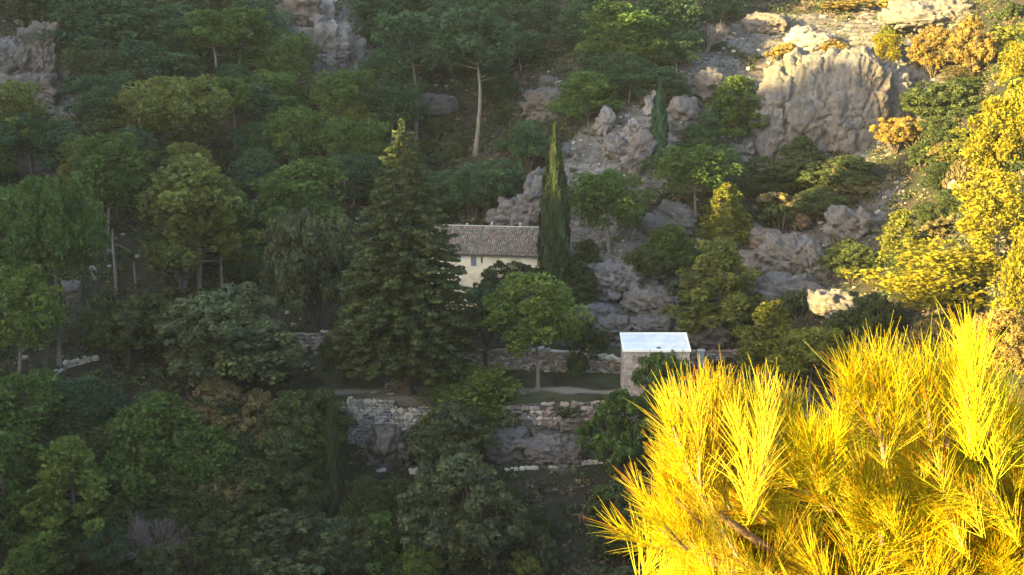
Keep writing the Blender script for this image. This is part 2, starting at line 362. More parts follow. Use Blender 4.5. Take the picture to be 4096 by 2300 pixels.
def pine_proto(name, H=12., R=4.3, t0=.45, prof='dome', limbs=30, seed=1, lean=.6, leaf=.25, per=76, bark=None, pad=(.7, 1.1), fork=False, trunk_r=.24):
    global rng
    rng = np.random.default_rng(seed); rn = random.Random(seed)
    tb = MB(); ph = rn.random()*6
    def axis(t): return Vector((lean*sin(ph+t*3.1)*t, lean*cos(ph*1.3+t*2.3)*t, H*t))
    ts = [0, .03, .1, .2, .35, .5, .65, .8, .93]
    tb.tube([axis(t)-Vector((0, 0, .5 if t == 0 else 0)) for t in ts], [trunk_r*1.5, trunk_r*1.15]+[trunk_r*(1-.85*t) for t in ts[2:]], 8)
    cs = []; rs = []
    for k in range(limbs):
        t = t0+(1-t0)*((k+.5)/limbs)**.9*.97
        u = (t-t0)/(1-t0)
        if prof == 'dome': w = max(.12, (1-u**2.6)**.62*(.62+.38*min(1, u*3)))
        elif prof == 'flat': w = (.5+.5*min(1, u*2.2))*(1-max(0, u-.75)**1.5*5*.7)
        elif prof == 'cone': w = (1-u)**.8*(.75+.25*min(1, u*5))+.08
        elif prof == 'tier': w = (.55+.45*abs(sin(u*5.2+seed)))*(1-.55*u)
        w *= rn.uniform(.72, 1.12)
        az = k*2.39996+rn.uniform(-.5, .5); L = R*w
        p0 = axis(t*.96); rise = rn.uniform(.08, .35)*L*(1 if prof != 'cone' else .4)
        end = p0+Vector((cos(az)*L, sin(az)*L, rise)); mid = p0.lerp(end, .5)+Vector((0, 0, -.08*L))
        tb.tube([p0, mid, end], [trunk_r*.35*(1-.5*u), trunk_r*.22, .03], 5)
        nc = max(2, int(L/R*5.2))
        for j in range(nc):
            a = 1-j*.2*rn.uniform(.7, 1.3)
            if a < .25: break
            c = mid.lerp(end, (a-.5)*2) if a > .5 else p0.lerp(mid, a*2)
            c = c+Vector((rn.gauss(0, .33), rn.gauss(0, .33), rn.uniform(-.15, .4)))*(R/4.3)
            r = rn.uniform(*pad)*(R/4.3)*(.75+.35*a); cs.append(tuple(c)); rs.append((r*1.0, r*1.0, r*rn.uniform(.68, .92)))
    for _ in range(3):
        c = axis(.97)+Vector((rn.gauss(0, .35), rn.gauss(0, .35), rn.uniform(-.4, .1))); cs.append(tuple(c)); rs.append((.6, .6, .55))
    # dead stubs on the bare trunk
    for _ in range(3 if t0 > .3 else 0):
        t = rn.uniform(t0*.55, t0); az = rn.uniform(0, 6.3); p0 = axis(t); L = rn.uniform(.8, 1.8)
        tb.tube([p0, p0+Vector((cos(az)*L, sin(az)*L, L*rn.uniform(.1, .5)))], [.05, .02], 4)
    v, f, T = leaves_on(np.array(cs), np.array(rs), per, leaf, up=.3, shell=.3, spiky=True, tint=.38)
    zmax = v[:, 2].max(); xw = np.percentile(np.abs(v[:, 0]), 97)+np.percentile(np.abs(v[:, 1]), 97)
    return dict(trunk=tb.mesh(name+'_trunk', bark or M_BARK, True), crown=mesh_from(name+'_crown', v, f, M_LEAF, False, T), H=zmax, W=xw)

def oak_proto(name, H=8., R=4., t0=.25, seed=1, splay=1., leaf=.125, lobes=9, per=68, bark=None, sub=26, multi=3):
    global rng
    rng = np.random.default_rng(seed); rn = random.Random(seed); tb = MB(); cs = []; rs = []
    zc = H*(t0+1)/2; hz = H*(1-t0)/2
    for m in range(multi):
        az = m*2*pi/multi+rn.random(); s = rn.uniform(.15, .4)
        tb.tube([(0, 0, -.4), (0, 0, H*t0*.45), (cos(az)*R*s*.4*splay, sin(az)*R*s*.4*splay, H*t0), (cos(az)*R*s*1.2*splay, sin(az)*R*s*1.2*splay, zc), (cos(az)*R*s*1.6, sin(az)*R*s*1.6, zc+hz*.6)], [.24, .19, .14, .08, .03], 6)
    for k in range(lobes):
        d = Vector((rn.gauss(0, 1), rn.gauss(0, 1), rn.gauss(-.12, .85))).normalized()
        a = rn.uniform(.35, .62); lc = np.array([d.x*R*a, d.y*R*a, zc+d.z*hz*a]); lr = R*rn.uniform(.38, .55)
        tb.tube([(0, 0, H*t0), tuple(lc)], [.12, .03], 4)
        q = rng.normal(size=(sub, 3)); q /= np.linalg.norm(q, axis=1)[:, None]; q[:, 2] = np.abs(q[:, 2])*1.1-.5
        cc = lc+q*np.array([lr, lr, lr*hz/R*1.05])*rng.uniform(.72, 1.08, (sub, 1)); cs += list(cc)
        rs += [(r, r, r*.8) for r in R*rng.uniform(.075, .14, sub)]
    cs = np.array(cs); rs = np.array(rs)
    tip = np.where(rng.random(len(cs))[:, None] < .22, np.array([[1.45, 1.4, 1.25]]), 1.)
    v, f, T = leaves_on(cs, rs, per, leaf, up=.35, jit=.7, tint=.35, tintc=tip)
    return dict(trunk=tb.mesh(name+'_trunk', bark or M_BARKD, True), crown=mesh_from(name+'_crown', v, f, M_LEAF, False, T), H=v[:, 2].max(), W=2*np.percentile(np.abs(v[:, 0]), 98))

def cypress_proto(name, H=16., R=1.15, seed=3):
    global rng
    rng = np.random.default_rng(seed); n = 9000
    u = rng.random(n)**.85*.965; a = rng.random(n)*2*pi
    rad = R*np.clip(np.sin(np.clip(u*1.02+.06, 0, 1)*pi)**.45*(1-u*.45)*1.2, .12, 2)*(1+.16*np.sin(a*5+u*9)+.12*np.sin(a*9-u*31)); rad *= (.86+.2*rng.random(n))
    lobe = .5+.5*np.sin(a*7+u*6+3*np.sin(u*17))
    P = np.stack([np.cos(a)*rad, np.sin(a)*rad, H*(.03+u*.97)], 1)
    up = np.stack([-np.cos(a)*.1, -np.sin(a)*.1, np.ones(n)], 1)+rng.normal(size=(n, 3))*.18
    out = np.stack([np.cos(a), np.sin(a), np.zeros(n)], 1)+rng.normal(size=(n, 3))*.35; side = np.cross(up, out); side /= np.linalg.norm(side, axis=1)[:, None]
    s = (.5+.7*rng.random(n))[:, None]
    q = np.stack([P-side*.1*s, P-up*.05+side*.1*s, P+up*.42*s+side*.04, P+up*.3*s-side*.07*s], 1).reshape(-1, 3)
    T = np.repeat((.7+.5*lobe+.2*(rng.random(n)-.5))[:, None]*np.ones(3), 4, 0)
    tb = MB().tube([(0, 0, -.5), (0, 0, 1.2), (0, 0, H*.9)], [.24, .18, .03], 7)
    return dict(trunk=tb.mesh(name+'_trunk', M_BARKD, True), crown=mesh_from(name+'_crown', q, np.arange(n*4).reshape(-1, 4), M_LEAF, False, T), H=H*1.01, W=2*R*1.0)

def cedar_proto(H=30., R=8.4, seed=5):
    global rng
    rng = np.random.default_rng(seed); rn = random.Random(seed); tb = MB()
    # buttressed trunk
    zz = [(-.6, 1.35), (.15, 1.05), (.7, .78), (1.6, .66), (4, .58), (9, .48), (18, .3), (26, .14), (29.5, .03)]
    n = 14; base = 0; pv = []; pf = []
    for k, (z, r) in enumerate(zz):
        for a in range(n):
            th = 2*pi*a/n; fl = 1+(.28*max(0, 1-z/2.2))*sin(th*4+1)
            pv.append((cos(th)*r*fl+.0, sin(th)*r*fl, z))
    for k in range(len(zz)-1):
        for a in range(n): pf.append((k*n+a, k*n+(a+1) % n, (k+1)*n+(a+1) % n, (k+1)*n+a))
    tb.add(pv, pf)
    cs = []; rs = []; tt = []
    lv = 50
    for k in range(lv):
        z = 4.3+(H-5.0)*(k/lv)**.93; u = (z-4.3)/(H-4.3)
        w = R*(1-u**1.5)*(.82+.18*min(1, u*4.2)) + .25
        nb = max(4, int(12*(1-u)+4))
        for j in range(nb):
            az = 2*pi*j/nb+k*.7+rn.uniform(-.2, .2); L = w*rn.uniform(.82, 1.1)
            p0 = Vector((0, 0, z)); end = Vector((cos(az)*L, sin(az)*L, z-L*.05-rn.uniform(0, .1)*L)); mid = p0.lerp(end, .55)+Vector((0, 0, .05*L))
            if k % 2 == 0 and u < .9: tb.tube([p0, p0.lerp(mid, .8), p0.lerp(end, .8)], [.07*(1-u)+.02, .035, .012], 4)
            nc = max(2, int(L/1.0))
            for i in range(nc):
                a = 1-i/nc*.85
                if a < .22 and L > 3: continue
                c = p0.lerp(end, a)+Vector((rn.gauss(0, .2), rn.gauss(0, .2), .12-.25*a+rn.gauss(0, .1)))
                r = rn.uniform(.45, .78)*(1-.45*u); cs.append(tuple(c)); rs.append((r*1.15, r*1.15, r*.34)); tt.append((1.25, 1.2, 1.0) if rn.random() < .25 else (1, 1, 1))
    for k in range(26):
        t = k/26; cs.append((rn.gauss(0, .12), rn.gauss(0, .12), H-2.6+2.6*t)); rs.append((.42*(1-t)+.1, .42*(1-t)+.1, .25)); tt.append((1, 1, 1))
    v, f, T = leaves_on(np.array(cs), np.array(rs), 44, .175, up=.3, jit=.35, tint=.5, elong=1.2, tintc=np.array(tt))
    d = np.hypot(v[:, 0], v[:, 1]); v[:, 2] -= .004*d**2
    print('cedar leaves', len(f))
    return dict(trunk=tb.mesh('cedar_trunk', M_BARKR, True), crown=mesh_from('cedar_crown', v, f, M_LEAF, False, T), H=H, W=2*R)

def twig_proto(name, H=3., R=2., seed=1):
    """bare grey shrub: many fine branching sticks"""
    rn = random.Random(seed); tb = MB()
    def grow(p, d, L, r, lev):
        q = p+d*L; tb.tube([p, q], [r, r*.6], 3)
        if lev == 0: return
        for _ in range(3 if lev > 1 else 4):
            e = (d+Vector((rn.gauss(0, .5), rn.gauss(0, .5), rn.gauss(.1, .35)))).normalized(); grow(p.lerp(q, rn.uniform(.6, 1)), e, L*rn.uniform(.55, .8), r*.6, lev-1)
    for k in range(9):
        a = rn.random()*6.3; grow(Vector((0, 0, -.2)), Vector((cos(a)*.55*R/H, sin(a)*.55*R/H, 1)).normalized(), H*.36, .05, 4)
    v = np.array(tb.v); 
    return dict(trunk=None, crown=tb.mesh(name, M_TWIG, True), H=np.percentile(v[:, 2], 99), W=2*np.percentile(np.abs(v[:, 0]), 97))
M_TWIG = simple_mat('bare_twigs', (.20, .18, .18), (.32, .29, .28), 3, useobj=True)

PR = {}
PR['umb'] = [pine_proto('umb_a', 12, 4.6, .50, 'dome', 34, 21), pine_proto('umb_b', 12, 4.6, .52, 'flat', 30, 22, lean=1.0), pine_proto('umb_c', 12.5, 4.2, .42, 'dome', 36, 23), pine_proto('umb_d', 12, 4.6, .46, 'tier', 32, 28, lean=.9)]
PR['mid'] = [pine_proto('mid_a', 12, 4.2, .26, 'tier', 44, 31, lean=.9), pine_proto('mid_b', 12, 4.4, .30, 'dome', 42, 32, lean=1.2), pine_proto('mid_c', 12, 4.2, .22, 'tier', 46, 36, lean=.7), pine_proto('mid_d', 12, 4.4, .34, 'tier', 40, 39, lean=1.3)]
PR['tall'] = [pine_proto('tall_a', 14, 3.8, .62, 'dome', 28, 24, lean=1.1), pine_proto('tall_b', 14, 3.8, .58, 'tier', 30, 25, lean=.8)]
PR['round'] = [pine_proto('round_a', 9, 4.4, .22, 'tier', 44, 26, lean=.6), pine_proto('round_b', 9, 4.4, .14, 'tier', 46, 27, lean=.5), pine_proto('round_c', 9, 4.2, .18, 'cone', 46, 33, lean=.5)]
PR['cone'] = [pine_proto('cone_a', 11, 3.6, .14, 'cone', 46, 29, lean=.3, pad=(.6, 1.0)), pine_proto('cone_b', 11, 3.4, .2, 'cone', 44, 30, lean=.3, pad=(.6, 1.0))]
PR['oak'] = [oak_proto('oak_a', 8, 4.2, .05, 41, lobes=13), oak_proto('oak_b', 8, 4.2, .03, 42, lobes=15), oak_proto('oak_c', 8, 4.0, .08, 43, lobes=12)]
PR['bush'] = [oak_proto('bush_a', 3.2, 2.2, .02, 51, leaf=.12, lobes=7, sub=18, per=44), oak_proto('bush_b', 3., 2.3, .0, 52, leaf=.12, lobes=8, sub=16, per=44), oak_proto('bush_c', 3.6, 2.0, .02, 53, leaf=.12, lobes=7, sub=18, per=44)]
PR['fork'] = [oak_proto('fork', 8, 3.6, .58, 61, lobes=9, multi=7, splay=2.3, bark=M_BARKD)]
PR['cyp'] = [cypress_proto('cyp_a'), cypress_proto('cyp_b', R=1.0, seed=9)]
PR['ced'] = [cedar_proto()]
PR['dry'] = [twig_proto('dry_a', 3, 2.2, 71), twig_proto('dry_b', 3, 2.4, 72)]
SPEC = dict(mid=('pine_tree', 'pine tree'), umb=('pine_tree', 'pine tree'), tall=('pine_tree', 'pine tree'), round=('pine_tree', 'pine tree'), cone=('young_pine_tree', 'pine tree'), oak=('holm_oak', 'oak tree'), bush=('shrub', 'shrub'),
            fork=('forked_tree', 'tree'), cyp=('cypress_tree', 'cypress'), ced=('cedar_tree', 'cedar'), dry=('bare_shrub', 'shrub'))
TINT = dict(m=(.12, .135, .025), s=(.20, .185, .014), g=(.062, .110, .028), d=(.040, .082, .043), y=(.105, .128, .034), l=(.105, .155, .036), o=(.062, .083, .044), k=(.045, .066, .026), c=(.056, .080, .034), r=(.13, .115, .06), t=(.19, .145, .045), p=(.16, .115, .10), w=(.8, .76, .78), x=(.55, .5, .5), b=(.5, .4, .35))  # s, m: yellow of the sun put into the leaf colour of lit trees
M_BARKP.name = 'pale_pine_bark'
_cnt = {}
def plant(kind, px, top, base, w, tint, label, var=None, group=None, rot=None, y=None, bark=None, s=1):
    """px, top, base, w in photo pixels: the base is found on the ground, the size follows from the distance"""
    k = _cnt.get(kind, 0); _cnt[kind] = k+1
    P = PR[kind][(k if var is None else var) % len(PR[kind])]
    if y is None: x, yy, z = hit(px, base)
    else:
        q = at_y(px, base, y); x, yy = q.x, q.y; z = float(height(x, yy))
    z -= .15
    ztop = at_y(px, top, yy).z; dep = proj(x, yy, (z+ztop)/2)[2]
    hh = max(.6, (ztop-z))/P['H']; ww = (w*dep/F)/P['W']
    r_ = random.Random(k*31+len(label))
    nm, cat = SPEC[kind]
    e = link(nm, None, None, (x, yy, z), (0, 0, r_.random()*6.28 if rot is None else rot), (ww, ww, hh))
    tag(e, label, cat, group)
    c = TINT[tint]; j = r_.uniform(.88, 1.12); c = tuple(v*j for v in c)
    if P['trunk']:
        k_ = min(1, 1.05*hh/ww); t = link('trunk', P['trunk'], e, scale=(k_, k_, 1), color=c)
        if bark: t.material_slots[0].link = 'OBJECT'; t.material_slots[0].material = bark
    link('crown' if P['trunk'] else 'branches', P['crown'], e, color=c)
    return e
def PL(kind, px, top, base, w, tint, label, **kw): return plant(kind, px*S, top*S, base*S, w*S, tint, label, **kw)
#TREES
exec_trees = True
PINES = [
 # kind, x, top, base, width (in 2575-wide photo units), tint, label
 ('mid', 290, -25, 215, 215, 'd', 'large dark green pine crown above the small white stones near the top left corner'),
 ('umb', 60, -60, 70, 150, 'g', 'pine above the grey cliff in the top left corner'),
 ('umb', 175, -40, 120, 120, 'd', 'dark pine just right of the top left cliff'),
 ('umb', 440, 5, 190, 150, 'd', 'pine cut by the shaded gap at the top edge left of the two tall trunks'),
 ('tall', 540, 20, 262, 130, 'g', 'pine with a bare grey trunk above the bright umbrella pine'),
 ('tall', 605, 15, 240, 135, 'g', 'pine with a short forked trunk beside the bare grey trunk near the top'),
 ('umb', 660, -20, 170, 140, 'd', 'dark pine at the top edge left of the grey rock face'),
 ('mid', 735, 80, 260, 120, 'g', 'pine leaning against the left foot of the upper rock face'),
 ('mid', 350, 95, 290, 150, 'd', 'dim pine between the top left cliff and the bright umbrella pine'),
 ('mid', 265, 185, 345, 180, 'd', 'broad dark pine just left above the bright umbrella pine'),
 ('umb', 450, 185, 442, 225, 'y', 'bright yellow-green umbrella pine with a long bare trunk on the left slope'),
 ('tall', 590, 190, 395, 130, 'g', 'pine on twin thin trunks right of the bright umbrella pine'),
 ('mid', 690, 175, 340, 150, 'g', 'pine between the twin trunks and the upper rock face'),
 ('umb', 865, 170, 400, 165, 'g', 'round-headed pine right below the upper rock face'),
 ('mid', 735, 265, 460, 150, 'g', 'pine with a short grey trunk left of the cedar tip'),
 ('tall', 1045, 25, 352, 180, 'd', 'tall blue-green pine with two layers of crown and a straight trunk behind the cedar tip'),
 ('tall', 1195, 15, 392, 195, 'd', 'blue-green pine on a pale twisted trunk in the dark gully'),
 ('umb', 960, -30, 120, 150, 'd', 'dim pine at the top edge right of the grey rock face'),
 ('umb', 1250, -20, 110, 130, 'd', 'dim pine at the top edge above the twisted pale trunk'),
 ('mid', 1000, 165, 330, 120, 'd', 'low dim pine left beside the straight trunk behind the cedar tip'),
 ('mid', 1560, -5, 215, 205, 'g', 'wide green pine near the top edge right of the gully'),
 ('round', 1480, 175, 315, 150, 'g', 'green pine above the column-shaped cypress behind the house'),
 ('round', 1690, -20, 130, 150, 'd', 'dark pine at the top edge left of the sunlit cliff'),
 ('cone', 1850, 188, 360, 145, 'g', 'pyramid-shaped green pine at the left foot of the sunlit cliff'),
 ('mid', 50, 200, 430, 150, 'y', 'olive-green pine at the left edge below the grey cliff'),
 ('mid', 272, 325, 600, 190, 'g', 'dense tall-crowned pine left below the bright umbrella pine'),
 ('umb', 150, 430, 925, 225, 'g', 'pine with the longest straight bare trunk, near the left edge'),
 ('mid', 500, 385, 742, 260, 'y', 'large layered pine on a thick trunk in the middle of the left slope'),
 ('tall', 560, 470, 742, 130, 'g', 'slender pine half hidden behind the large layered pine'),
 ('mid', 750, 395, 640, 230, 'g', 'spreading pine with bare side limbs above the grey-green oak'),
 ('mid', 40, 470, 720, 140, 'g', 'pine at the left edge behind the long straight trunk'),
 ('mid', 50, 655, 960, 190, 'l', 'bright green low-branched pine at the left edge'),
 ('round', 650, 370, 520, 140, 'd', 'dark pine top between the two spreading layered pines'),
 ('umb', 890, 380, 520, 110, 'd', 'small dark pine left of the cedar at half its height'),
 ('mid', 160, 300, 450, 130, 'd', 'dark pine left of the dense tall-crowned pine'),
 ('round', 80, 930, 1180, 230, 'g', 'wide pine canopy at the left edge below the pale row of stones'),
 ('round', 230, 950, 1150, 180, 'd', 'dark pine canopy right below the pale row of stones'),
 ('round', 390, 985, 1260, 250, 'g', 'broad fresh green pine with rounded tufts in the lower left wood'),
 ('cone', 200, 1092, 1405, 200, 'l', 'pyramid-shaped light green pine in the lower left wood'),
 ('round', 112, 1332, 1475, 150, 'l', 'small round bright green pine at the bottom left'),
 ('cone', 25, 1090, 1400, 150, 'g', 'pine cut by the left edge low in the photograph'),
 ('round', 520, 1070, 1300, 170, 'g', 'green pine between the broad fresh green pine and the dark oaks'),
 ('cone', 300, 1250, 1440, 130, 'k', 'dark low pine right of the pyramid-shaped light green pine'),
 ('round', 925, 1200, 1420, 140, 'k', 'dark green pine right of the low cypress'),
 ('cone', 945, 1290, 1475, 150, 'g', 'mid-green young pine at the bottom edge right of the low cypress'),
 ('round', 1060, 1370, 1510, 110, 'l', 'light green pine top at the bottom edge below the rounded olive-green tree'),
 ('round', 1190, 922, 1090, 215, 'l', 'bright green low pine at the terrace edge in front of the forked tree'),
 ('umb', 1352, 686, 982, 232, 'l', 'bright green pine with a pink-grey trunk on the terrace right of the forked tree', 2),
 ('umb', 1532, 425, 677, 205, 'g', 'pine with a pale bare trunk standing behind the big grey rock dome', 0),
 ('umb', 1750, 362, 575, 195, 'g', 'pine right of the pale bare trunk, below the sunlit cliff'),
 ('cone', 1826, 455, 640, 110, 'm', 'pine whose very tip catches the sun below the cliff'),
 ('cone', 1812, 598, 872, 195, 'y', 'pyramid-shaped olive-green pine on the slope behind the white-roofed shed'),
 ('cone', 1475, 600, 720, 90, 'k', 'dark narrow pine left of the pale bare trunk'),
 ('round', 1680, 560, 690, 130, 'g', 'low green pine right of the big grey rock dome'),
 # trees the sun reaches
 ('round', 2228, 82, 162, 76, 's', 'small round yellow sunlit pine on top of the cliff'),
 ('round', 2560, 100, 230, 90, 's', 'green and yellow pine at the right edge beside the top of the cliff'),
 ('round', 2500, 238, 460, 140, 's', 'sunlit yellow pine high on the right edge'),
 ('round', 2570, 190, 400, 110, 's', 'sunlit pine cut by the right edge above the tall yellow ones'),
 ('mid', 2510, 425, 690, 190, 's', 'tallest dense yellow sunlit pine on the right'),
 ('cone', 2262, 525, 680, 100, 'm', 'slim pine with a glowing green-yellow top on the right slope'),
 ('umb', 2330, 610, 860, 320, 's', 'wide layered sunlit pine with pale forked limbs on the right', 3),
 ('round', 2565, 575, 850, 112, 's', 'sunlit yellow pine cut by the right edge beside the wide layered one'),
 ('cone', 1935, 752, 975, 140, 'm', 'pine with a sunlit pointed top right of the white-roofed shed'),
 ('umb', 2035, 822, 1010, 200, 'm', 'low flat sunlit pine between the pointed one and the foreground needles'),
]
OAKS = [
 ('oak', 800, 522, 865, 225, 'o', 'tall grey-green oak against the left side of the cedar'),
 ('oak', 560, 722, 1010, 330, 'o', 'broad grey-green oak on the terrace edge left of the cedar'),
 ('oak', 530, 950, 1130, 200, 'r', 'oak with pale yellowish leaf tips below the broad grey-green oak'),
 ('oak', 655, 985, 1160, 140, 'r', 'brownish oak with a pale pointed tip left of the dark terrace oak'),
 ('oak', 770, 975, 1180, 180, 'k', 'dark oak at the left end of the dry-stone terrace wall'),
 ('oak', 690, 1075, 1290, 230, 'k', 'dark olive oak left of the low cypress'),
 ('oak', 560, 1180, 1330, 160, 'r', 'olive oak with light tips in the lower left wood'),
 ('oak', 610, 1260, 1430, 180, 'k', 'dark oak above the bottom edge left of the silver-green ones'),
 ('oak', 725, 1295, 1480, 300, 'o', 'wide silver-green oak at the bottom edge'),
 ('oak', 860, 1300, 1480, 170, 'o', 'smaller silver-green oak at the bottom edge below the low cypress'),
 ('oak', 1170, 1145, 1440, 255, 'o', 'large rounded olive-green tree below the middle of the lower track'),
 ('oak', 1120, 1005, 1200, 210, 'o', 'ragged grey-green oak in front of the dry-stone terrace wall'),
 ('oak', 330, 740, 930, 220, 'k', 'dark green thicket oak below the bare snag'),
 ('oak', 1285, 652, 790, 120, 'k', 'dark small oak in front of the house wall'),
 ('oak', 1238, 705, 800, 95, 'k', 'low dark oak in the gap between the cedar and the house wall'),
 ('oak', 1412, 640, 775, 125, 'k', 'dark oak at the right end of the house'),
 ('oak', 1460, 690, 790, 90, 'k', 'low dark oak between the house and the big grey rock dome'),
 ('fork', 1222, 722, 930, 150, 'd', 'tree with several dark forking trunks on the terrace right of the cedar'),
 ('oak', 1560, 985, 1225, 190, 'g', 'large dark green bush tree under the left side of the white-roofed shed'),
 ('oak', 1670, 880, 1080, 130, 'g', 'dark green tree in front of the white-roofed shed'),
 ('oak', 1560, 1200, 1420, 200, 'k', 'dark olive tree left of the foreground needles near the bottom'),
 ('oak', 867, 790, 968, 130, 'k', 'low dark tree with a thick black trunk left of the cedar trunk'),
 ('oak', 1640, 615, 720, 130, 'k', 'dark oak behind the right side of the big grey rock dome'),
 ('oak', 1950, 395, 500, 170, 'k', 'dark oak thicket under the foot of the cliff'),
 ('oak', 2110, 390, 500, 180, 'k', 'dark oak thicket below the right half of the cliff'),
 ('oak', 2060, 480, 560, 140, 'k', 'dark oak in the middle of the shaded right slope'),
 ('oak', 2140, 605, 715, 120, 'k', 'dark rounded oak left of the wide layered sunlit pine'),
 ('oak', 2010, 340, 430, 90, 'k', 'small oak hugging the bottom of the cliff'),
 ('oak', 1230, 400, 540, 170, 'd', 'dark oak in the gully below the twisted pale trunk'),
 ('oak', 1330, 300, 430, 110, 'd', 'dark oak in the gully left of the tall cypress'),
 ('oak', 2360, 330, 440, 130, 'k', 'shaded oak right below the cliff'),
 ('oak', 2350, 200, 330, 170, 'k', 'dark oak right of the cliff face'),
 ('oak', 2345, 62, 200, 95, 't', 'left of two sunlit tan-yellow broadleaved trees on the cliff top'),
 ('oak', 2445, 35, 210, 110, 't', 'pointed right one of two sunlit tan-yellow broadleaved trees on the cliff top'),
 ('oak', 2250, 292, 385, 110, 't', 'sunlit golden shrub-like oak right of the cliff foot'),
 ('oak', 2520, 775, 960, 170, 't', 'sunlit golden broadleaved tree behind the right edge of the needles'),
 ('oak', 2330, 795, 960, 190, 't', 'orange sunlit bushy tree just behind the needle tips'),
 ('oak', 2200, 740, 900, 120, 'k', 'shaded oak left under the wide layered sunlit pine'),
]
SHRUBS = [
 ('bush', 1300, 1385, 1480, 110, 'y', 'bright olive shrub at the bottom edge below the dry slope'),
 ('bush', 1355, 1325, 1450, 105, 'o', 'olive shrub with a pale tip above the bottom edge'),
 ('bush', 1640, 1010, 1150, 120, 'g', 'dark green shrub behind the leftmost needle tips'),
 ('dry', 400, 1290, 1450, 170, 'x', 'bare grey shrub in the lower left wood'),
 ('dry', 500, 1330, 1460, 130, 'b', 'bare brownish shrub right of the grey one in the lower left wood'),
 ('dry', 1775, 60, 130, 110, 'w', 'bare silvery tree left of the sunlit cliff'),
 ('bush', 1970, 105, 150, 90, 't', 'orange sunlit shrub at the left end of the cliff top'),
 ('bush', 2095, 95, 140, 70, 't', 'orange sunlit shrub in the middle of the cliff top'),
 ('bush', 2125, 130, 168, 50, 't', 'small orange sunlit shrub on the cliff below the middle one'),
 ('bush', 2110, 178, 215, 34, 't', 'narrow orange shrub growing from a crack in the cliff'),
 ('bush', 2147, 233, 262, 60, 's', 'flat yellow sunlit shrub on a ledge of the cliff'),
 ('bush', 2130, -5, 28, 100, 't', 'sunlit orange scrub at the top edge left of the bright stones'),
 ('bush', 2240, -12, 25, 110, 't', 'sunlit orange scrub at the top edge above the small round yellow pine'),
 ('bush', 2230, 62, 98, 40, 'y', 'small olive shrub behind the small round yellow pine'),
 ('bush', 2140, 520, 560, 60, 'p', 'pinkish heather shrub on the shaded right slope'),
 ('bush', 2010, 535, 580, 55, 'p', 'pinkish heather shrub under the dark oak of the right slope'),
 ('bush', 1985, 600, 650, 70, 'o', 'grey-green shrub between the pale slabs of the right slope'),
 ('bush', 2370, 530, 600, 90, 'r', 'brown-yellow shrub left of the tallest dense yellow pine'),
 ('bush', 1490, 1240, 1330, 60, 'p', 'pinkish shrub beside the path of scree under the lower track'),
 ('bush', 1450, 880, 960, 60, 'k', 'dark shrub on the terrace in front of the back wall'),
 ('bush', 1430, 1005, 1050, 60, 'k', 'dark shrub among the stones below the terrace edge'),
 ('bush', 1640, 640, 700, 60, 'k', 'small dark shrub on top of the big grey rock dome'),
 ('bush', 1480, 820, 900, 100, 'k', 'shrub on the slope above the back wall left of the shed'),
 ('bush', 1780, 690, 760, 80, 'r', 'brownish shrub between the grey slabs above the shed'),
]
for r in PINES+OAKS+SHRUBS: PL(*r[:7], var=r[7] if len(r) > 7 else None, bark=M_BARKP if 'pale' in r[6].split('behind')[0].split('with')[-1] and 'trunk' in r[6].split('behind')[0] and r[0] in ('umb', 'tall') else None)
# the crowns in between that nothing tells apart
ROCKPX = [(70, 170, 130, 110), (820, 120, 110, 90), (760, 20, 80, 50), (1400, 240, 90, 70), (1100, 262, 70, 30), (1345, 470, 110, 110), (1590, 340, 130, 110), (1800, 225, 70, 50), (2080, 250, 250, 160), (1550, 720, 150, 130), (2000, 650, 190, 110),
          (2350, 40, 130, 50), (1250, 690, 170, 150), (1195, 330, 30, 60), (205, 700, 60, 40), (450, 700, 60, 60), (1700, 560, 90, 40), (2180, 560, 80, 50), (2050, 770, 200, 90), (1960, 130, 160, 100), (1525, 620, 30, 70), (95, 390, 60, 50)]
CLEAR = [(0, 112, 95, 232), (765, 880, 40, 188), (1170, 1200, 640, 745), (565, 600, 325, 395), (528, 545, 135, 250), (798, 815, 330, 400), (748, 762, 490, 560), (425, 440, 310, 430), (835, 1560, 880, 1165), (1340, 1560, 1150, 1260), (1510, 1545, 560, 690), (1165, 1215, 250, 400), (1030, 1060, 230, 340), (1110, 1430, 560, 760), (280, 305, 580, 730), (490, 560, 655, 735), (125, 150, 660, 900), (425, 442, 320, 420), (1240, 1480, 1400, 1500)]
FILL = []
def fill(kinds, x0, x1, y0, y1, dx, dy, hh, ww, tints, label, group, seed, skip=.1, rk=.92):
    r_ = random.Random(seed); y = y0; row = 0
    while y < y1:
        x = x0+(row % 2)*dx/2
        while x < x1:
            px = x+r_.uniform(-.35, .35)*dx; py = y+r_.uniform(-.35, .35)*dy; x += dx; h_ = r_.uniform(*hh); w_ = r_.uniform(*ww)
            if r_.random() < skip: continue
            if any(abs(px-a) < c+w_*.2 and py-h_ < b+d*.8 and py > b-d*.7 for a, b, c, d in ROCKPX) and r_.random() < rk: continue
            if any(x0_ < px+w_*.3 and px-w_*.3 < x1_ and y0_ < py and py-h_ < y1_ for x0_, x1_, y0_, y1_ in CLEAR): continue
            kd = r_.choice(kinds); tn = r_.choice(tints); t_ = (w_-ww[0])/(ww[1]-ww[0]); FILL.append((kd, px, py, h_, w_, tn, 'small' if t_ < .33 else 'middling' if t_ < .66 else 'large', group))
        y += dy; row += 1
fill(['mid', 'tall', 'tall', 'mid', 'umb'], -20, 980, 80, 560, 86, 64, (130, 185), (105, 165), 'ddgdky', 'one of the like green pines crowding the shaded left slope', 'pines of the dense left wood', 1)
fill(['round', 'oak', 'cone'], -10, 640, 590, 900, 92, 62, (80, 125), (100, 150), 'kkdg', 'one of the like dark low trees under the pines of the left wood', 'low trees under the left wood', 2, skip=.42)
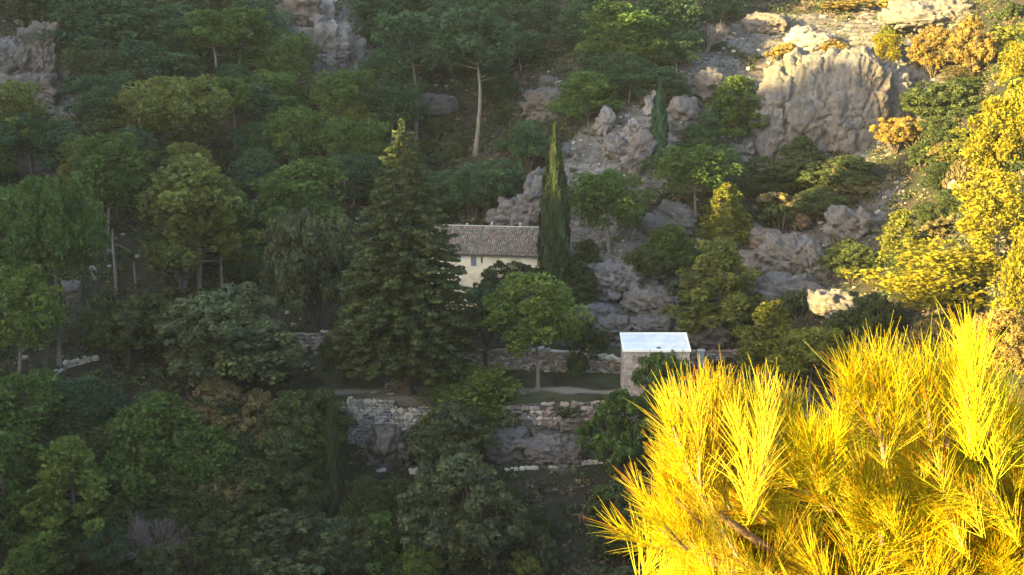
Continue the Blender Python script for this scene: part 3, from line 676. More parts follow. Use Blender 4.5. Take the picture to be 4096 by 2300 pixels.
fill(['oak', 'oak', 'round', 'mid'], 0, 1330, 1150, 1500, 105, 78, (110, 170), (110, 170), 'kkdogk', 'one of the like dark crowns filling the lower wood', 'trees of the lower wood', 3, skip=.12)
fill(['mid', 'round', 'oak'], 930, 1800, 60, 560, 95, 68, (90, 150), (95, 150), 'dddk', 'one of the like dim dark trees in the gully above the house', 'trees of the gully', 4, skip=.12)
fill(['bush', 'bush', 'oak'], 1040, 1340, 290, 440, 48, 30, (28, 55), (40, 75), 'kkdoo', '', 'shrubs on the gully floor', 8, skip=.1)
fill(['oak', 'bush', 'round'], 1740, 2440, 420, 900, 82, 62, (55, 95), (80, 130), 'kkrok', 'one of the like dark shrubby trees dotted over the right slope', 'shrubby trees of the right slope', 5, skip=.35)
fill(['oak', 'bush', 'bush', 'round'], 2240, 2600, 60, 480, 70, 48, (45, 85), (65, 115), 'kkgrmk', '', 'scrubby trees of the upper right slope', 7, skip=.15)
fill(['oak', 'bush'], 1350, 1700, 1230, 1500, 90, 62, (60, 110), (90, 140), 'kkork', 'one of the like dark shrubby trees below the lower track', 'shrubby trees below the track', 6, skip=.3)

PL('cyp', 1393, 298, 660, 70, 'k', 'tall column-shaped cypress in front of the right end of the house roof', var=0, y=169.6)
PL('cyp', 1655, 198, 430, 40, 'd', 'slim cypress on the pale rock rib above the house', var=1)
PL('cyp', 840, 998, 1325, 44, 'k', 'slim cypress below the left end of the dry-stone terrace wall', var=1)
PL('ced', 1022, 303, 990, 372, 'c', 'huge dark cone-shaped cedar in front of the house', rot=.4)

MARKS = [(60, 150, 'the top left cliff'), (440, 250, 'the bright umbrella pine'), (820, 120, 'the big grey-violet rock face'), (530, 130, 'the bare grey trunk near the top'), (140, 750, 'the longest straight bare trunk'), (293, 660, 'the broken grey snag'),
         (500, 560, 'the large layered pine'), (755, 480, 'the spreading pine with bare limbs'), (800, 690, 'the tall grey-green oak'), (1040, 120, 'the tall two-layered pine'), (1190, 200, 'the pale twisted trunk'), (1025, 340, 'the cedar tip'),
         (1345, 470, 'the crag behind the house'), (1393, 450, 'the tall cypress'), (1655, 300, 'the slim cypress above the house'), (1525, 620, 'the pale bare trunk'), (1400, 240, 'the gully boulders'), (1550, 710, 'the big rock dome'),
         (2060, 280, 'the sunlit cliff'), (1826, 520, 'the pine with the sunlit tip'), (2010, 650, 'the largest right-slope slab'), (2262, 600, 'the slim glowing pine'), (2330, 710, 'the wide layered sunlit pine'), (1940, 830, 'the pine with the sunlit point'),
         (560, 850, 'the broad grey-green oak'), (210, 920, 'the pale stepping stones'), (390, 1100, 'the broad fresh green pine'), (200, 1250, 'the light green pyramid pine'), (112, 1400, 'the small round bright pine'), (400, 1370, 'the bare grey shrub'),
         (840, 1150, 'the low cypress'), (725, 1390, 'the wide silver-green oak'), (980, 1060, 'the terrace retaining wall'), (1170, 1280, 'the large olive-green tree'), (1430, 1170, 'the pale track kerb'), (1585, 1330, 'the lone pale block'), (960, 1370, 'the young pine at the bottom edge'), (50, 800, 'the bright low-branched pine at the left edge')]
KW = dict(mid='pine', tall='thin-trunked pine', round='bushy pine', cone='pointed pine', oak='round-headed oak', bush='shrub', umb='pine')
CW = dict(t='tan', s='golden', m='olive-golden', d='blue-green', k='blackish green', g='mid-green', o='grey-green', y='yellow-green', r='brownish', l='light green')
_seen = {}
for kd, px, py, h_, w_, tn, sz, grp in FILL:
    cy = py-h_*.6; m = sorted(MARKS, key=lambda q: math.hypot((q[0]-px), (q[1]-cy)*1.2)); a_ = m[0]; dx, dy = px-a_[0], cy-a_[1]
    dr = ('left of' if dx < 0 else 'right of') if abs(dx) > 2.2*abs(dy) else ('above' if dy < 0 else 'below') if abs(dy) > 2.2*abs(dx) else ('above left of' if dx < 0 else 'above right of') if dy < 0 else ('below left of' if dx < 0 else 'below right of')
    sz = '' if len(a_[2].split()) > 8 else sz+' '
    lb = '%s%s %s %s %s' % (sz, CW[tn], KW[kd], dr, a_[2])
    if lb in _seen and len(lb.split())+len(m[1][2].split()) > 15: lb = 'second '+lb
    if lb in _seen: lb += ', towards '+m[1][2].replace('the ', '', 1)
    if lb in _seen: lb = 'another '+lb
    if len(re.findall(r"[A-Za-z0-9][A-Za-z0-9'-]*", lb)) > 16: lb = lb.split(', towards')[0]; lb = ('second ' if lb in _seen else '')+lb
    _seen[lb] = 1
    PL(kd, px, py-h_, py, w_, tn, lb, group=grp)
# bare snags
def snag(px, top, base, label, r=.22, stub=True):
    x, y, z = hit(px*S, base*S); zt = at_y(px*S, top*S, y).z
    e = tag(link('dead_tree', None, None, (x, y, z-.2)), label, 'dead tree')
    h = zt-z; mb = MB().tube([(0, 0, -.3), (.05, 0, h*.4), (-.05, 0, h*.8), (0, .05, h)], [r*1.2, r, r*.8, r*.55], 8)
    mb.add([(0, .05, h+.25)], [])
    link('trunk', mb.mesh('snag', M_BARK, True), e)
    if stub:
        link('dead_limb', MB().tube([(0, 0, h*.8), (h*.14, 0, h*.74), (h*.26, 0, h*.66)], [.07, .05, .02], 5).mesh('limb', M_BARK, True), e)
snag(293, 572, 748, 'broken bare grey snag standing in the left wood')
snag(341, 655, 728, 'shorter bare stump trunk right of the broken grey snag', .16, False)

# ------------------------------------------------------------------ rocks
def ico(sub):
    import bmesh
    bm = bmesh.new(); bmesh.ops.create_icosphere(bm, subdivisions=sub, radius=1)
    v = np.array([q.co[:] for q in bm.verts]); f = np.array([[w.index for w in q.verts] for q in bm.faces]); bm.free(); return v, f
ICO = {k: ico(k) for k in (2, 3, 4, 5, 6)}
_rc = [0]
def rock(px, top, base, w, label=None, depth=.7, sub=5, boxy=.5, rough=1., tilt=0., pale=False, vert=False, name='rock_outcrop', cat='rock', group=None, strata=False):
    _rc[0] += 1; sd_ = _rc[0]*13
    px, top, base, w = px*S, top*S, base*S, w*S
    x, y, z = hit(px, base)
    zt = at_y(px, top, y).z; dep = proj(x, y, z)[2]; W = w*dep/F; Hh = max(.3, zt-z); D = W*depth
    v, f = ICO[sub]; v = v.copy()
    m = np.abs(v).max(1)[:, None]; v = v*(1-boxy)+v/m*boxy*.85
    sc = np.array([W/2, D/2, Hh*.62]); p = v*sc; n = v/np.linalg.norm(v, axis=1)[:, None]
    L = max(.8, min(W, Hh)/2.2)
    q = p/L+sd_
    d = .18*L*fbm(q[:, 0], q[:, 1], q[:, 2], sd_, 3)*rough
    for (cx, cz, amp) in (((3.4, 4.6, 1.0), (1.3, 1.9, .42), (.6, .7, .17)) if vert else ((L*1.2, L*.6, .30*L), (L*.5, L*.3, .13*L))):
        wx = p+.25*cx*np.stack([vnoise(p[:, 0]/cx, p[:, 1]/cx, p[:, 2]/cx, sd_+40+k) for k in range(3)], 1)
        val, gap = worley(wx[:, 0]/cx+sd_, wx[:, 1]/cx, wx[:, 2]/cz, sd_+3); d += rough*amp*(val-.5)*1.35-rough*amp*.5*(1-sstep(0, .09, gap))
    if vert: st = (p[:, 2]+.18*p[:, 0]+.6*vnoise(p[:, 0]/4, p[:, 1]/4, p[:, 2]/4, sd_+60))/1.9; fr = st-np.floor(st); d += .16*rough*(fr**2.0)-.06
    if strata:
        st = (p[:, 2]*1.+p[:, 0]*.35+p[:, 1]*.5)/.8; d += .22*rough*(np.abs(st-np.floor(st)-.5)*2)**.6
    qq = p/1.5+sd_; r1 = 1-np.abs(fbm(qq[:, 0], qq[:, 1], qq[:, 2]*1.6, sd_+15, 3))*2.2; d += .16*rough*min(1, L/1.5)*(r1-.5)
    qq = p/.55+sd_; d += .16*rough*min(1, L)*fbm(qq[:, 0], qq[:, 1], qq[:, 2], sd_+9, 2)
    p = p+n*d[:, None]
    if tilt: c, s_ = cos(tilt), sin(tilt); p = np.stack([p[:, 0]*c-p[:, 2]*s_, p[:, 1], p[:, 0]*s_+p[:, 2]*c], 1)
    me = mesh_from(name, p, f, M_PALE if pale else M_ROCK, False)
    o = link(name, me, None, (x, y+D*.18, z+Hh*.42), (0, 0, random.uniform(-.3, .3) if not vert else 0))
    return tag(o, label, cat, group)
R_ = rock
R_(35, 110, 235, 120, 'grey-violet rock face at the left edge under the top corner', vert=True, sub=6)
R_(110, 62, 235, 110, 'tall blocky grey cliff in the top left corner', vert=True, boxy=.75, sub=6)
R_(75, 180, 260, 170, 'lower grey buttress of the top left cliff', vert=True, sub=5)
R_(95, 340, 430, 90, 'small grey crag below the top left cliff', vert=True, sub=4)
R_(810, 60, 190, 170, 'big grey-violet rock face left of the top middle', vert=True, sub=6)
R_(760, -15, 60, 130, 'grey rock face at the top edge left of the middle', vert=True, sub=5)
R_(880, 100, 195, 90, 'right shoulder of the big grey-violet rock face', vert=True, sub=5)
R_(829, -3, 48, 26, 'narrow pale yellowish boulder at the top edge', sub=4, pale=True)
R_(1095, 240, 285, 120, 'smooth blue-grey slab behind the two blue-green pines', sub=5, boxy=.3)
R_(1420, 205, 250, 55, 'pale cracked boulder above the gully scree', sub=4, pale=True)
R_(1380, 190, 225, 50, 'small pale rock left of the cracked boulder above the gully', sub=4)
R_(1370, 225, 300, 110, 'dark jumble of rock in the gully', sub=5)
R_(1310, 255, 290, 60, 'low rock on the left of the gully jumble', sub=4)
R_(1345, 425, 520, 60, 'blue-grey upright crag behind the house roof', vert=True, sub=5, tilt=-.15)
R_(1335, 445, 580, 75, 'steep blue-grey crag shoulder behind the house ridge', sub=5, tilt=-.35, boxy=.3)
R_(1305, 500, 575, 130, 'broad blue-grey crag foot directly behind the house roof', sub=5)
R_(1255, 530, 570, 70, 'pale low rock behind the left of the house ridge', sub=4)
R_(1440, 455, 500, 55, 'grey rock right beside the tall cypress', sub=4)
R_(1575, 295, 385, 36, 'long pale slanting rock rib below the slim cypress', sub=5, tilt=-.5, pale=True)
R_(1560, 345, 400, 90, 'grey slanting rock rib left of the slim cypress', sub=5, tilt=-.45)
R_(1605, 320, 440, 70, 'grey slanting rib foot under the slim cypress', sub=5, tilt=-.5)
R_(1640, 225, 290, 40, 'pale rock beside the upper part of the slim cypress', sub=4, tilt=-.4, pale=True)
R_(1520, 270, 335, 50, 'pale rock left above the slanting ribs', sub=4, tilt=-.5, pale=True)
R_(1630, 215, 245, 60, 'blue-grey slab above the slim cypress', sub=4)
R_(1790, 180, 250, 100, 'grey slab slope left of the sunlit cliff', sub=5, tilt=-.35)
R_(1720, 245, 300, 80, 'grey slabs right of the slim cypress', sub=4, tilt=-.3)
R_(1700, 520, 575, 110, 'slanting grey rock with a dark overhang below the sunlit-tipped pine', sub=5, tilt=-.3, strata=True)
R_(1650, 545, 590, 80, 'grey rock left of the overhang', sub=4, tilt=-.3)
R_(1860, 350, 400, 90, 'grey crag at the left foot of the sunlit cliff', vert=True, sub=5)
R_(1850, 520, 560, 70, 'bluish boulder below the sunlit-tipped pine', sub=4)
R_(1965, 160, 385, 160, 'left buttress of the sunlit cliff', vert=True, rough=.6, sub=6, boxy=.3, tilt=-.12)
R_(2050, 120, 385, 190, 'central face of the sunlit cliff', vert=True, rough=.6, sub=6, boxy=.45)
R_(2155, 125, 370, 180, 'right buttress of the sunlit cliff', vert=True, rough=.6, sub=6, boxy=.35)
R_(2235, 160, 330, 140, 'smooth shaded right flank of the cliff', vert=True, rough=.6, sub=6, boxy=.4)
R_(2040, 85, 135, 130, 'pale ledges on top of the cliff', sub=5, strata=True, pale=True)
R_(2020, 66, 95, 60, 'bright pale rock on the skyline of the cliff top', sub=4, pale=True)
R_(2350, 5, 70, 260, 'domed grey summit rock at the top right', sub=6, boxy=.2)
R_(1930, 35, 80, 120, 'grey ledges left above the cliff', sub=5, strata=True)
R_(1545, 662, 745, 165, 'big grey rock dome right of the house', sub=6, boxy=.25, strata=True)
R_(1655, 635, 665, 60, 'pale rock behind the big grey rock dome', sub=4, pale=True)
R_(1600, 690, 735, 120, 'grey layered slabs right of the rock dome', sub=5, strata=True, tilt=-.2)
R_(1640, 730, 790, 150, 'layered slabs above the white-roofed shed', sub=5, strata=True, tilt=-.25)
R_(1500, 770, 810, 110, 'layered slabs left above the white-roofed shed', sub=5, strata=True, tilt=-.2)
R_(1540, 800, 850, 100, 'rounded pale rock directly left behind the shed', sub=5)
R_(1640, 800, 835, 110, 'rounded rocks directly behind the shed roof', sub=5)
R_(1780, 810, 870, 110, 'layered rock right behind the shed', sub=5, strata=True, tilt=-.2)
R_(1940, 580, 650, 130, 'pale slab on the shaded right slope', sub=5, strata=True, tilt=-.3)
R_(1900, 640, 690, 110, 'blocky pale slabs left below the right-slope slab', sub=5, strata=True, tilt=-.2)
R_(2010, 610, 700, 200, 'largest blue-grey slab of the right slope', sub=6, strata=True, tilt=-.3, boxy=.3)
R_(2150, 535, 600, 150, 'grey slab high on the right slope', sub=5, strata=True, tilt=-.3)
R_(1990, 700, 770, 180, 'broken brown-grey rocks in the middle of the right slope', sub=5, tilt=-.2)
R_(2110, 740, 800, 160, 'brown-grey rocks under the wide layered sunlit pine', sub=5, tilt=-.2)
R_(2405, 460, 515, 50, 'sunlit pink boulder left of the tallest dense yellow pine', sub=4, pale=True)
R_(975, 1095, 1160, 100, 'grey bedrock under the dry-stone terrace wall', vert=True, sub=5)
R_(1455, 1035, 1080, 110, 'large smooth block below the terrace edge', sub=5, boxy=.4)
R_(1385, 1040, 1072, 55, 'square block left of the large smooth block', sub=4, boxy=.7)
R_(1340, 1035, 1075, 60, 'grey block at the left end of the line of blocks', sub=4, boxy=.6)
R_(1345, 1070, 1105, 50, 'rounded block under the line of blocks', sub=4)
R_(1400, 1110, 1160, 160, 'bare grey bedrock sloping to the lower track', sub=6, strata=True, boxy=.3)
R_(1270, 1080, 1150, 130, 'dark bedrock left of the bare grey slope', sub=5)
R_(178, 705, 755, 50, 'rounded tan boulder beside the longest bare trunk', sub=4, name='boulder', cat='boulder')
R_(455, 660, 740, 38, 'upright pale standing boulder left of the thick layered pine trunk', sub=4, name='boulder', cat='boulder', vert=True)
R_(205, 680, 698, 16, 'left of two small pale boulders under the left wood', sub=3, pale=True, name='boulder', cat='boulder')
R_(238, 672, 698, 24, 'right of two small pale boulders under the left wood', sub=3, pale=True, name='boulder', cat='boulder')
R_(318, 100, 128, 30, 'pale split boulder between the top left pines', sub=4, pale=True, name='boulder', cat='boulder')
R_(202, 122, 136, 20, 'small pale boulder right of the top left cliff', sub=3, pale=True, name='boulder', cat='boulder')
R_(350, 140, 180, 40, 'dim boulder below the pale split boulder', sub=4, name='boulder', cat='boulder')
R_(165, 340, 385, 30, 'pale boulder beside the small crag on the left', sub=4, pale=True, name='boulder', cat='boulder')
R_(52, 50, 64, 28, 'small bright white rock above the top left cliff', sub=3, pale=True, name='boulder', cat='boulder')
R_(1585, 1322, 1338, 20, 'lone pale block left of the foreground needles', sub=3, pale=True, boxy=.7, name='boulder', cat='boulder')

# ------------------------------------------------------------------ dry-stone walls: every stone its own piece
def stone_mesh(seed):
    rn = np.random.default_rng(seed)
    # a rough block: box with cut corners, 24 vertices, about 44 triangles
    v = []
    for sx in (-1, 1):
        for sy in (-1, 1):
            for sz in (-1, 1):
                c = rn.uniform(.55, .82)
                v += [(sx, sy*c, sz*c), (sx*c, sy, sz*c), (sx*c, sy*c, sz)]
    v = np.array(v)*.5*(1+rn.uniform(-.09, .09, (24, 3)))
    import bmesh
    bm = bmesh.new(); [bm.verts.new(q) for q in v]
    bmesh.ops.convex_hull(bm, input=bm.verts)
    V = [q.co[:] for q in bm.verts]; bm.verts.index_update(); Fc = [[w.index for w in q.verts] for q in bm.faces]; bm.free()
    return V, Fc
STV = [stone_mesh(s) for s in range(8)]
def _sm(k):
    me = bpy.data.meshes.new('stone'); me.from_pydata(STV[k][0], [], STV[k][1]); me.materials.append(M_STONE); return me
STM = [_sm(k) for k in range(8)]
def stone_col(rn, pal):
    c = rn.choice(pal); j = rn.uniform(.78, 1.18); return tuple(v*j for v in c)
GREY = [(.34, .33, .31), (.28, .275, .275), (.42, .39, .34), (.22, .21, .20), (.50, .46, .38)]
WARM = [(.34, .265, .22), (.38, .31, .26), (.28, .225, .195), (.44, .385, .33), (.22, .18, .165), (.50, .46, .41)]
PALE = [(.55, .51, .43), (.48, .45, .39), (.40, .38, .34), (.60, .56, .48)]
def dry_wall(label, pts, tops, bots, sw, sh, pal, seed, ragged=.3, core=True, depth=.5, limit=300, gap=.04, name='dry_stone_wall', cat='stone wall', skip=0., lean=.0, coping=None):
    """pts: (x, y) line of the face; tops/bots: heights at those points"""
    rn = random.Random(seed); L = [0]
    for a, b in zip(pts[:-1], pts[1:]): L.append(L[-1]+math.hypot(b[0]-a[0], b[1]-a[1]))
    def at(s):
        X = np.interp(s, L, [p[0] for p in pts]); Y = np.interp(s, L, [p[1] for p in pts]); return X, Y, np.interp(s, L, tops), np.interp(s, L, bots)
    e = tag(link(name, None, None, (pts[0][0], pts[0][1], bots[0])), label, cat); O = Vector(e.location); n = 0; mass = MB()
    zmin = min(bots); zmax = max(tops)+ragged; z = zmin; rows = []
    while z < zmax:
        h = sh*rn.uniform(.75, 1.3); rows.append((z, h)); z += h
    rows.reverse()                                   # the upper courses are the ones in full view
    for z, h in rows:
        s = rn.uniform(-.3, 0)*sw
        while s < L[-1]:
            w = sw*rn.uniform(.4, 1.7); sc = s+w/2; X, Y, T, B = at(min(max(sc, 0), L[-1]))
            T = T+ragged*(.5*vnoise(sc/1.3, 0, seed, 4)+rn.uniform(-.2, .2)); X2, Y2, _, _ = at(min(sc+.1, L[-1])); X1, Y1, _, _ = at(max(sc-.1, 0)); yaw = math.atan2(Y2-Y1, X2-X1)
            if z+h*.6 <= T and z+h >= B and rn.random() > skip:
                hh = h*rn.uniform(.65, 1.4); loc = Vector((X, Y+rn.uniform(-.05, .05)+lean*(z-zmin), z+h/2))
                rot = (rn.gauss(0, .12), rn.gauss(0, .24), yaw+rn.gauss(0, .12)); sca = ((w-gap)*1.04, depth*rn.uniform(.8, 1.2), (hh-gap)); c = stone_col(rn, pal); k = rn.randrange(8)
                if n < limit:
                    link('stone', STM[k], e, loc-O, rot, sca, c); n += 1
                else:
                    M = Matrix.LocRotScale(loc-O, __import__('mathutils').Euler(rot), Vector(sca)); mass.add([M @ Vector(q) for q in STV[k][0]], STV[k][1], c)
            s += w
    if mass.v: tag(link('lower_stones', mass.mesh('lower_stones', M_STONEA), e), kind='stuff')
    if core:
        mb = MB()
        for k in range(len(pts)-1):
            a, b = pts[k], pts[k+1]; d = Vector((b[0]-a[0], b[1]-a[1], 0)).normalized(); nrm = Vector((-d.y, d.x, 0))
            if nrm.y < 0: nrm = -nrm
            q = []
            for p, t, bo in ((a, tops[k], bots[k]), (b, tops[k+1], bots[k+1])):
                for off in (.12, .75):
                    for zz in (bo-.6, t-.22): q.append(Vector((p[0]+nrm.x*off, p[1]+nrm.y*off, zz))-O)
            mb.add(q, [(0, 1, 5, 4), (2, 6, 7, 3), (1, 3, 7, 5), (0, 2, 3, 1), (4, 5, 7, 6), (0, 4, 6, 2)])
        link('core', mb.mesh('core', M_EARTH), e)
    return e
def line_px(spec, y=None):
    """(px, py_top, py_bottom, y) in photo pixels -> points, tops, bottoms"""
    P = []; T = []; B = []
    for px, pt, pb, yy in spec:
        a = at_y(px, pt, yy); b = at_y(px, pb, yy); P.append((a.x, yy)); T.append(a.z); B.append(b.z)
    return P, T, B
P, T, B = line_px([(1365, 1625, 1700, 152.5), (1400, 1585, 1760, 152.4), (1480, 1592, 1790, 152.3), (1585, 1608, 1790, 152.3), (1592, 1625, 1800, 152.3), (1690, 1625, 1790, 152.3), (1800, 1628, 1730, 152.4), (1960, 1625, 1700, 152.5)])
dry_wall('pale dry-stone retaining wall holding up the terrace below the cedar', P, T, B, .55, .36, GREY, 1, ragged=.35, depth=.55)
P, T, B = line_px([(2010, 1618, 1700, 152.5), (2150, 1612, 1700, 152.4), (2300, 1612, 1690, 152.3), (2440, 1600, 1670, 152.4)])
dry_wall('low crumbling stone wall along the terrace edge left of the white-roofed shed', P, T, B, .55, .42, WARM, 2, ragged=.5, skip=.15)
P, T, B = line_px([(1640, 1402, 1480, 162.7), (1900, 1398, 1492, 162.6), (2040, 1390, 1500, 162.5), (2150, 1394, 1520, 162.4), (2330, 1408, 1545, 162.2), (2490, 1440, 1560, 162.0)])
dry_wall('long rough reddish stone wall at the back of the terrace', P, T, B, .52, .30, WARM, 3, ragged=.25, depth=.45)
P, T, B = line_px([(2130, 1390, 1404, 162.15), (2330, 1404, 1416, 161.95), (2495, 1434, 1446, 161.75)])
dry_wall('flat coping stones lying on the back terrace wall', P, T, B, .9, .2, PALE, 4, ragged=.02, core=False, depth=.7, name='coping_stone_row', cat='coping stones')
P, T, B = line_px([(2770, 1398, 1500, 162.0), (2860, 1402, 1500, 162.3), (2965, 1392, 1480, 162.8)])
dry_wall('short straight stone wall right behind the white-roofed shed', P, T, B, .6, .3, WARM, 5, ragged=.08)
P, T, B = line_px([(2180, 1868, 1900, 148.3), (2240, 1852, 1895, 148.5), (2330, 1840, 1900, 148.6), (2445, 1838, 1880, 148.8)])
dry_wall('pale stone kerb along the lower track at its right end', P, T, B, .6, .34, PALE, 6, ragged=.25)
for k, (a, b_, t) in enumerate([(1640, 1695, 1866), (2020, 2060, 1868), (2085, 2140, 1862)]):
    P, T, B = line_px([(a, t, t+26, 148.4), (b_, t+4, t+30, 148.4)])
    dry_wall(['leftmost remnant of the pale kerb under the terrace wall', 'small remnant of the pale kerb beside the rounded olive-green tree', 'remnant of the pale kerb nearest its long right end'][k], P, T, B, .6, .36, PALE, 7+k, ragged=.1, name='kerb_remnant', cat='stones')
P = []; T = []; B = []
for px, py in [(205, 1495), (250, 1460), (290, 1440), (335, 1428), (390, 1418)]:
    x, y, z = hit(px, py+22); P.append((x, y)); T.append(at_y(px, py, y).z); B.append(z-.2)
dry_wall('row of pale stones stepping up at the foot of the longest bare trunk', P, T, B, .8, .5, PALE, 11, ragged=.1, core=False)
P = []; T = []; B = []
for px, py in [(1155, 1440), (1210, 1450), (1240, 1462)]:
    x, y, z = hit(px, py+14); P.append((x, y)); T.append(at_y(px, py, y).z+.1); B.append(z-.1)
dry_wall('low pale stone steps on the grass left of the cedar', P, T, B, .9, .25, PALE, 12, ragged=.05, core=False, name='stone_steps', cat='steps')
P, T, B = line_px([(1130, 1335, 1400, 164.5), (1290, 1330, 1395, 164.5), (1400, 1335, 1400, 164)])
dry_wall('dim tumbled stone wall between the grey-green oak and the cedar', P, T, B, .6, .4, WARM, 13, ragged=.6, skip=.1)

# ------------------------------------------------------------------ the house
def slab_wall(x0, x1, z0, z1, y0, y1, holes):
    """a wall along x with rectangular openings (hx0, hx1, hz0, hz1)"""
    xs = sorted({x0, x1, *[h[0] for h in holes], *[h[1] for h in holes]}); mb = MB()
    for a, b in zip(xs[:-1], xs[1:]):
        cuts = sorted([(h[2], h[3]) for h in holes if h[0] < b-1e-6 and h[1] > a+1e-6]); z = z0
        for c0, c1 in cuts: mb.box(a, b, y0, y1, z, c0); z = c1
        mb.box(a, b, y0, y1, z, z1)
    return mb
HY = 172.0; YAW = -RAD(8)
eL = at_y(1690, 1008, HY+.9); eR = at_y(2172, 1024, HY-.9)
HL = (eR-eL).length; hx = (eL+eR)/2
EZ = (eL.z+eR.z)/2; RUN = 5.6; RZ = at_y(1960, 903, HY+5.5).z; GZ = float(height(hx.x, HY+1, False))-.6
house = tag(link('house', None, None, (hx.x, HY, GZ), (0, 0, YAW)), 'cream plastered farmhouse with a mottled clay tile roof behind the cedar', 'house')
h = EZ-GZ-.12; w2 = HL/2-.25; RH = RZ-EZ
def lx(px): return (at_y(px, 1040, HY).x-hx.x)/cos(YAW)
wz = lambda py, px: at_y(px, py, HY).z-GZ
wa, wb = lx(1884), lx(1906); wt, wbm = wz(1026, 1895), wz(1066, 1895)
na, nb_ = lx(1923), lx(1931); nt_, nbm = wz(1029, 1927), wz(1053, 1927)
holes = [(wa, wb, wbm, wt), (na, nb_, nbm, nt_)]
walls = slab_wall(-w2, w2, 0, h, .0, .45, holes)
walls.box(-w2, -w2+.45, .45, 2*RUN-.9, 0, h); walls.box(w2-.45, w2, .45, 2*RUN-.9, 0, h); walls.box(-w2+.45, w2-.45, 2*RUN-1.35, 2*RUN-.9, 0, h)
for sx in (-1, 1):   # gable triangles
    a, b = (sx*w2, sx*(w2-.45)); yr = RUN-.45
    walls.add([(a, 0, h), (a, 2*RUN-.9, h), (a, yr, h+RH-.35), (b, 0, h), (b, 2*RUN-.9, h), (b, yr, h+RH-.35)], [(0, 1, 2), (3, 5, 4), (0, 2, 5, 3), (2, 1, 4, 5)])
link('wall', walls.mesh('house_wall', M_PLASTER), house)
def frame_part(name, x0, x1, z0, z1, t, m, par, y=-.035, y1=.06):
    mb = MB(); mb.box(x0-t, x0, y, y1, z0-t, z1+t); mb.box(x1, x1+t, y, y1, z0-t, z1+t); mb.box(x0, x1, y, y1, z1, z1+t); mb.box(x0, x1, y-.03, y1, z0-t, z0)
    return link(name, mb.mesh(name, m), par)
win = link('window', MB().box(wa, wb, .40, .43, wbm, wt).mesh('window_dark', M_DARK), house); tag(win, 'grey shuttered window with a pale surround')
frame_part('surround', wa, wb, wbm, wt, .16, M_PATCH, win)
mid = (wa+wb)/2
for a, b in ((wa+.02, mid-.008), (mid+.008, wb-.02)):
    mb = MB(); mb.box(a, b, .10, .13, wbm+.02, wt-.02)
    for q in (.12, .5, .86): zc = wbm+(wt-wbm)*q; mb.box(a+.02, b-.02, .075, .10, zc-.05, zc+.05)
    link('shutter', mb.mesh('shutter', M_SHUT), win)
win2 = link('window', MB().box(na, nb_, .40, .43, nbm, nt_).mesh('slit_dark', M_DARK), house); tag(win2, 'narrow black slit window')
frame_part('surround', na, nb_, nbm, nt_, .1, M_MORTAR, win2)
for a, b in ((lx(1812), lx(1836)), (lx(1841), lx(1872))):
    link('repair_patch', MB().box(a, b, -.012, 0.0, wz(1042, 1840), wz(1026, 1840)).mesh('patch', M_PATCH), house)
# roof: deck, tiles, ridge, cornice, verge
def roofz(y): return RH*(1-abs(y-RUN)/RUN)
roof = tag(link('roof', None, house, (0, -.45, h+.12)), 'roof of mottled grey, pink and lichen-coloured clay tiles')
mb = MB()
L2 = HL/2
mb.add([(-L2, 0, -.05), (L2, 0, -.05), (L2, RUN, RH-.05), (-L2, RUN, RH-.05), (-L2, 2*RUN, -.05), (L2, 2*RUN, -.05), (-L2, 0, -.15), (L2, 0, -.15), (L2, RUN, RH-.2), (-L2, RUN, RH-.2), (-L2, 2*RUN, -.15), (L2, 2*RUN, -.15)],
       [(0, 1, 2, 3), (3, 2, 5, 4), (7, 6, 9, 8), (8, 9, 10, 11), (0, 6, 7, 1), (1, 7, 8, 2), (2, 8, 11, 5), (5, 11, 10, 4), (4, 10, 9, 3), (3, 9, 6, 0)])
link('roof_deck', mb.mesh('roof_deck', M_EARTH), roof)
def barrel(nseg=5, ln=.5, r0=.112, r1=.088, th=.018):
    v = []
    for y, r in ((0, r0), (ln, r1)):
        for rr in (r, r-th):
            for k in range(nseg+1):
                a = pi*k/nseg; v.append((-cos(a)*rr, y, sin(a)*rr*.8))
    n = nseg+1; f = []
    for k in range(nseg):
        f.append((k, k+1, 2*n+k+1, 2*n+k)); f.append((n+k+1, n+k, 3*n+k, 3*n+k+1)); f.append((k+1, k, n+k, n+k+1))
    return v, f
BV, BF = barrel(); tm = bpy.data.meshes.new('tile'); tm.from_pydata(BV, [], BF); tm.materials.append(M_TILE)
TP = [(.30, .245, .215), (.245, .225, .20), (.35, .31, .26), (.26, .185, .155), (.20, .185, .175), (.40, .35, .27), (.33, .22, .18), (.27, .27, .22)]
rn = random.Random(5); ang = math.atan2(RH, RUN); SLOPE = math.hypot(RH, RUN); ncol = int(HL/.262); nrow = 15; step = (SLOPE-.1)/nrow
cells = [(c, r) for c in range(ncol) for r in range(nrow)]; cells.sort(key=lambda q: -q[0]-.001*q[1])
mass = MB(); cnt = 0
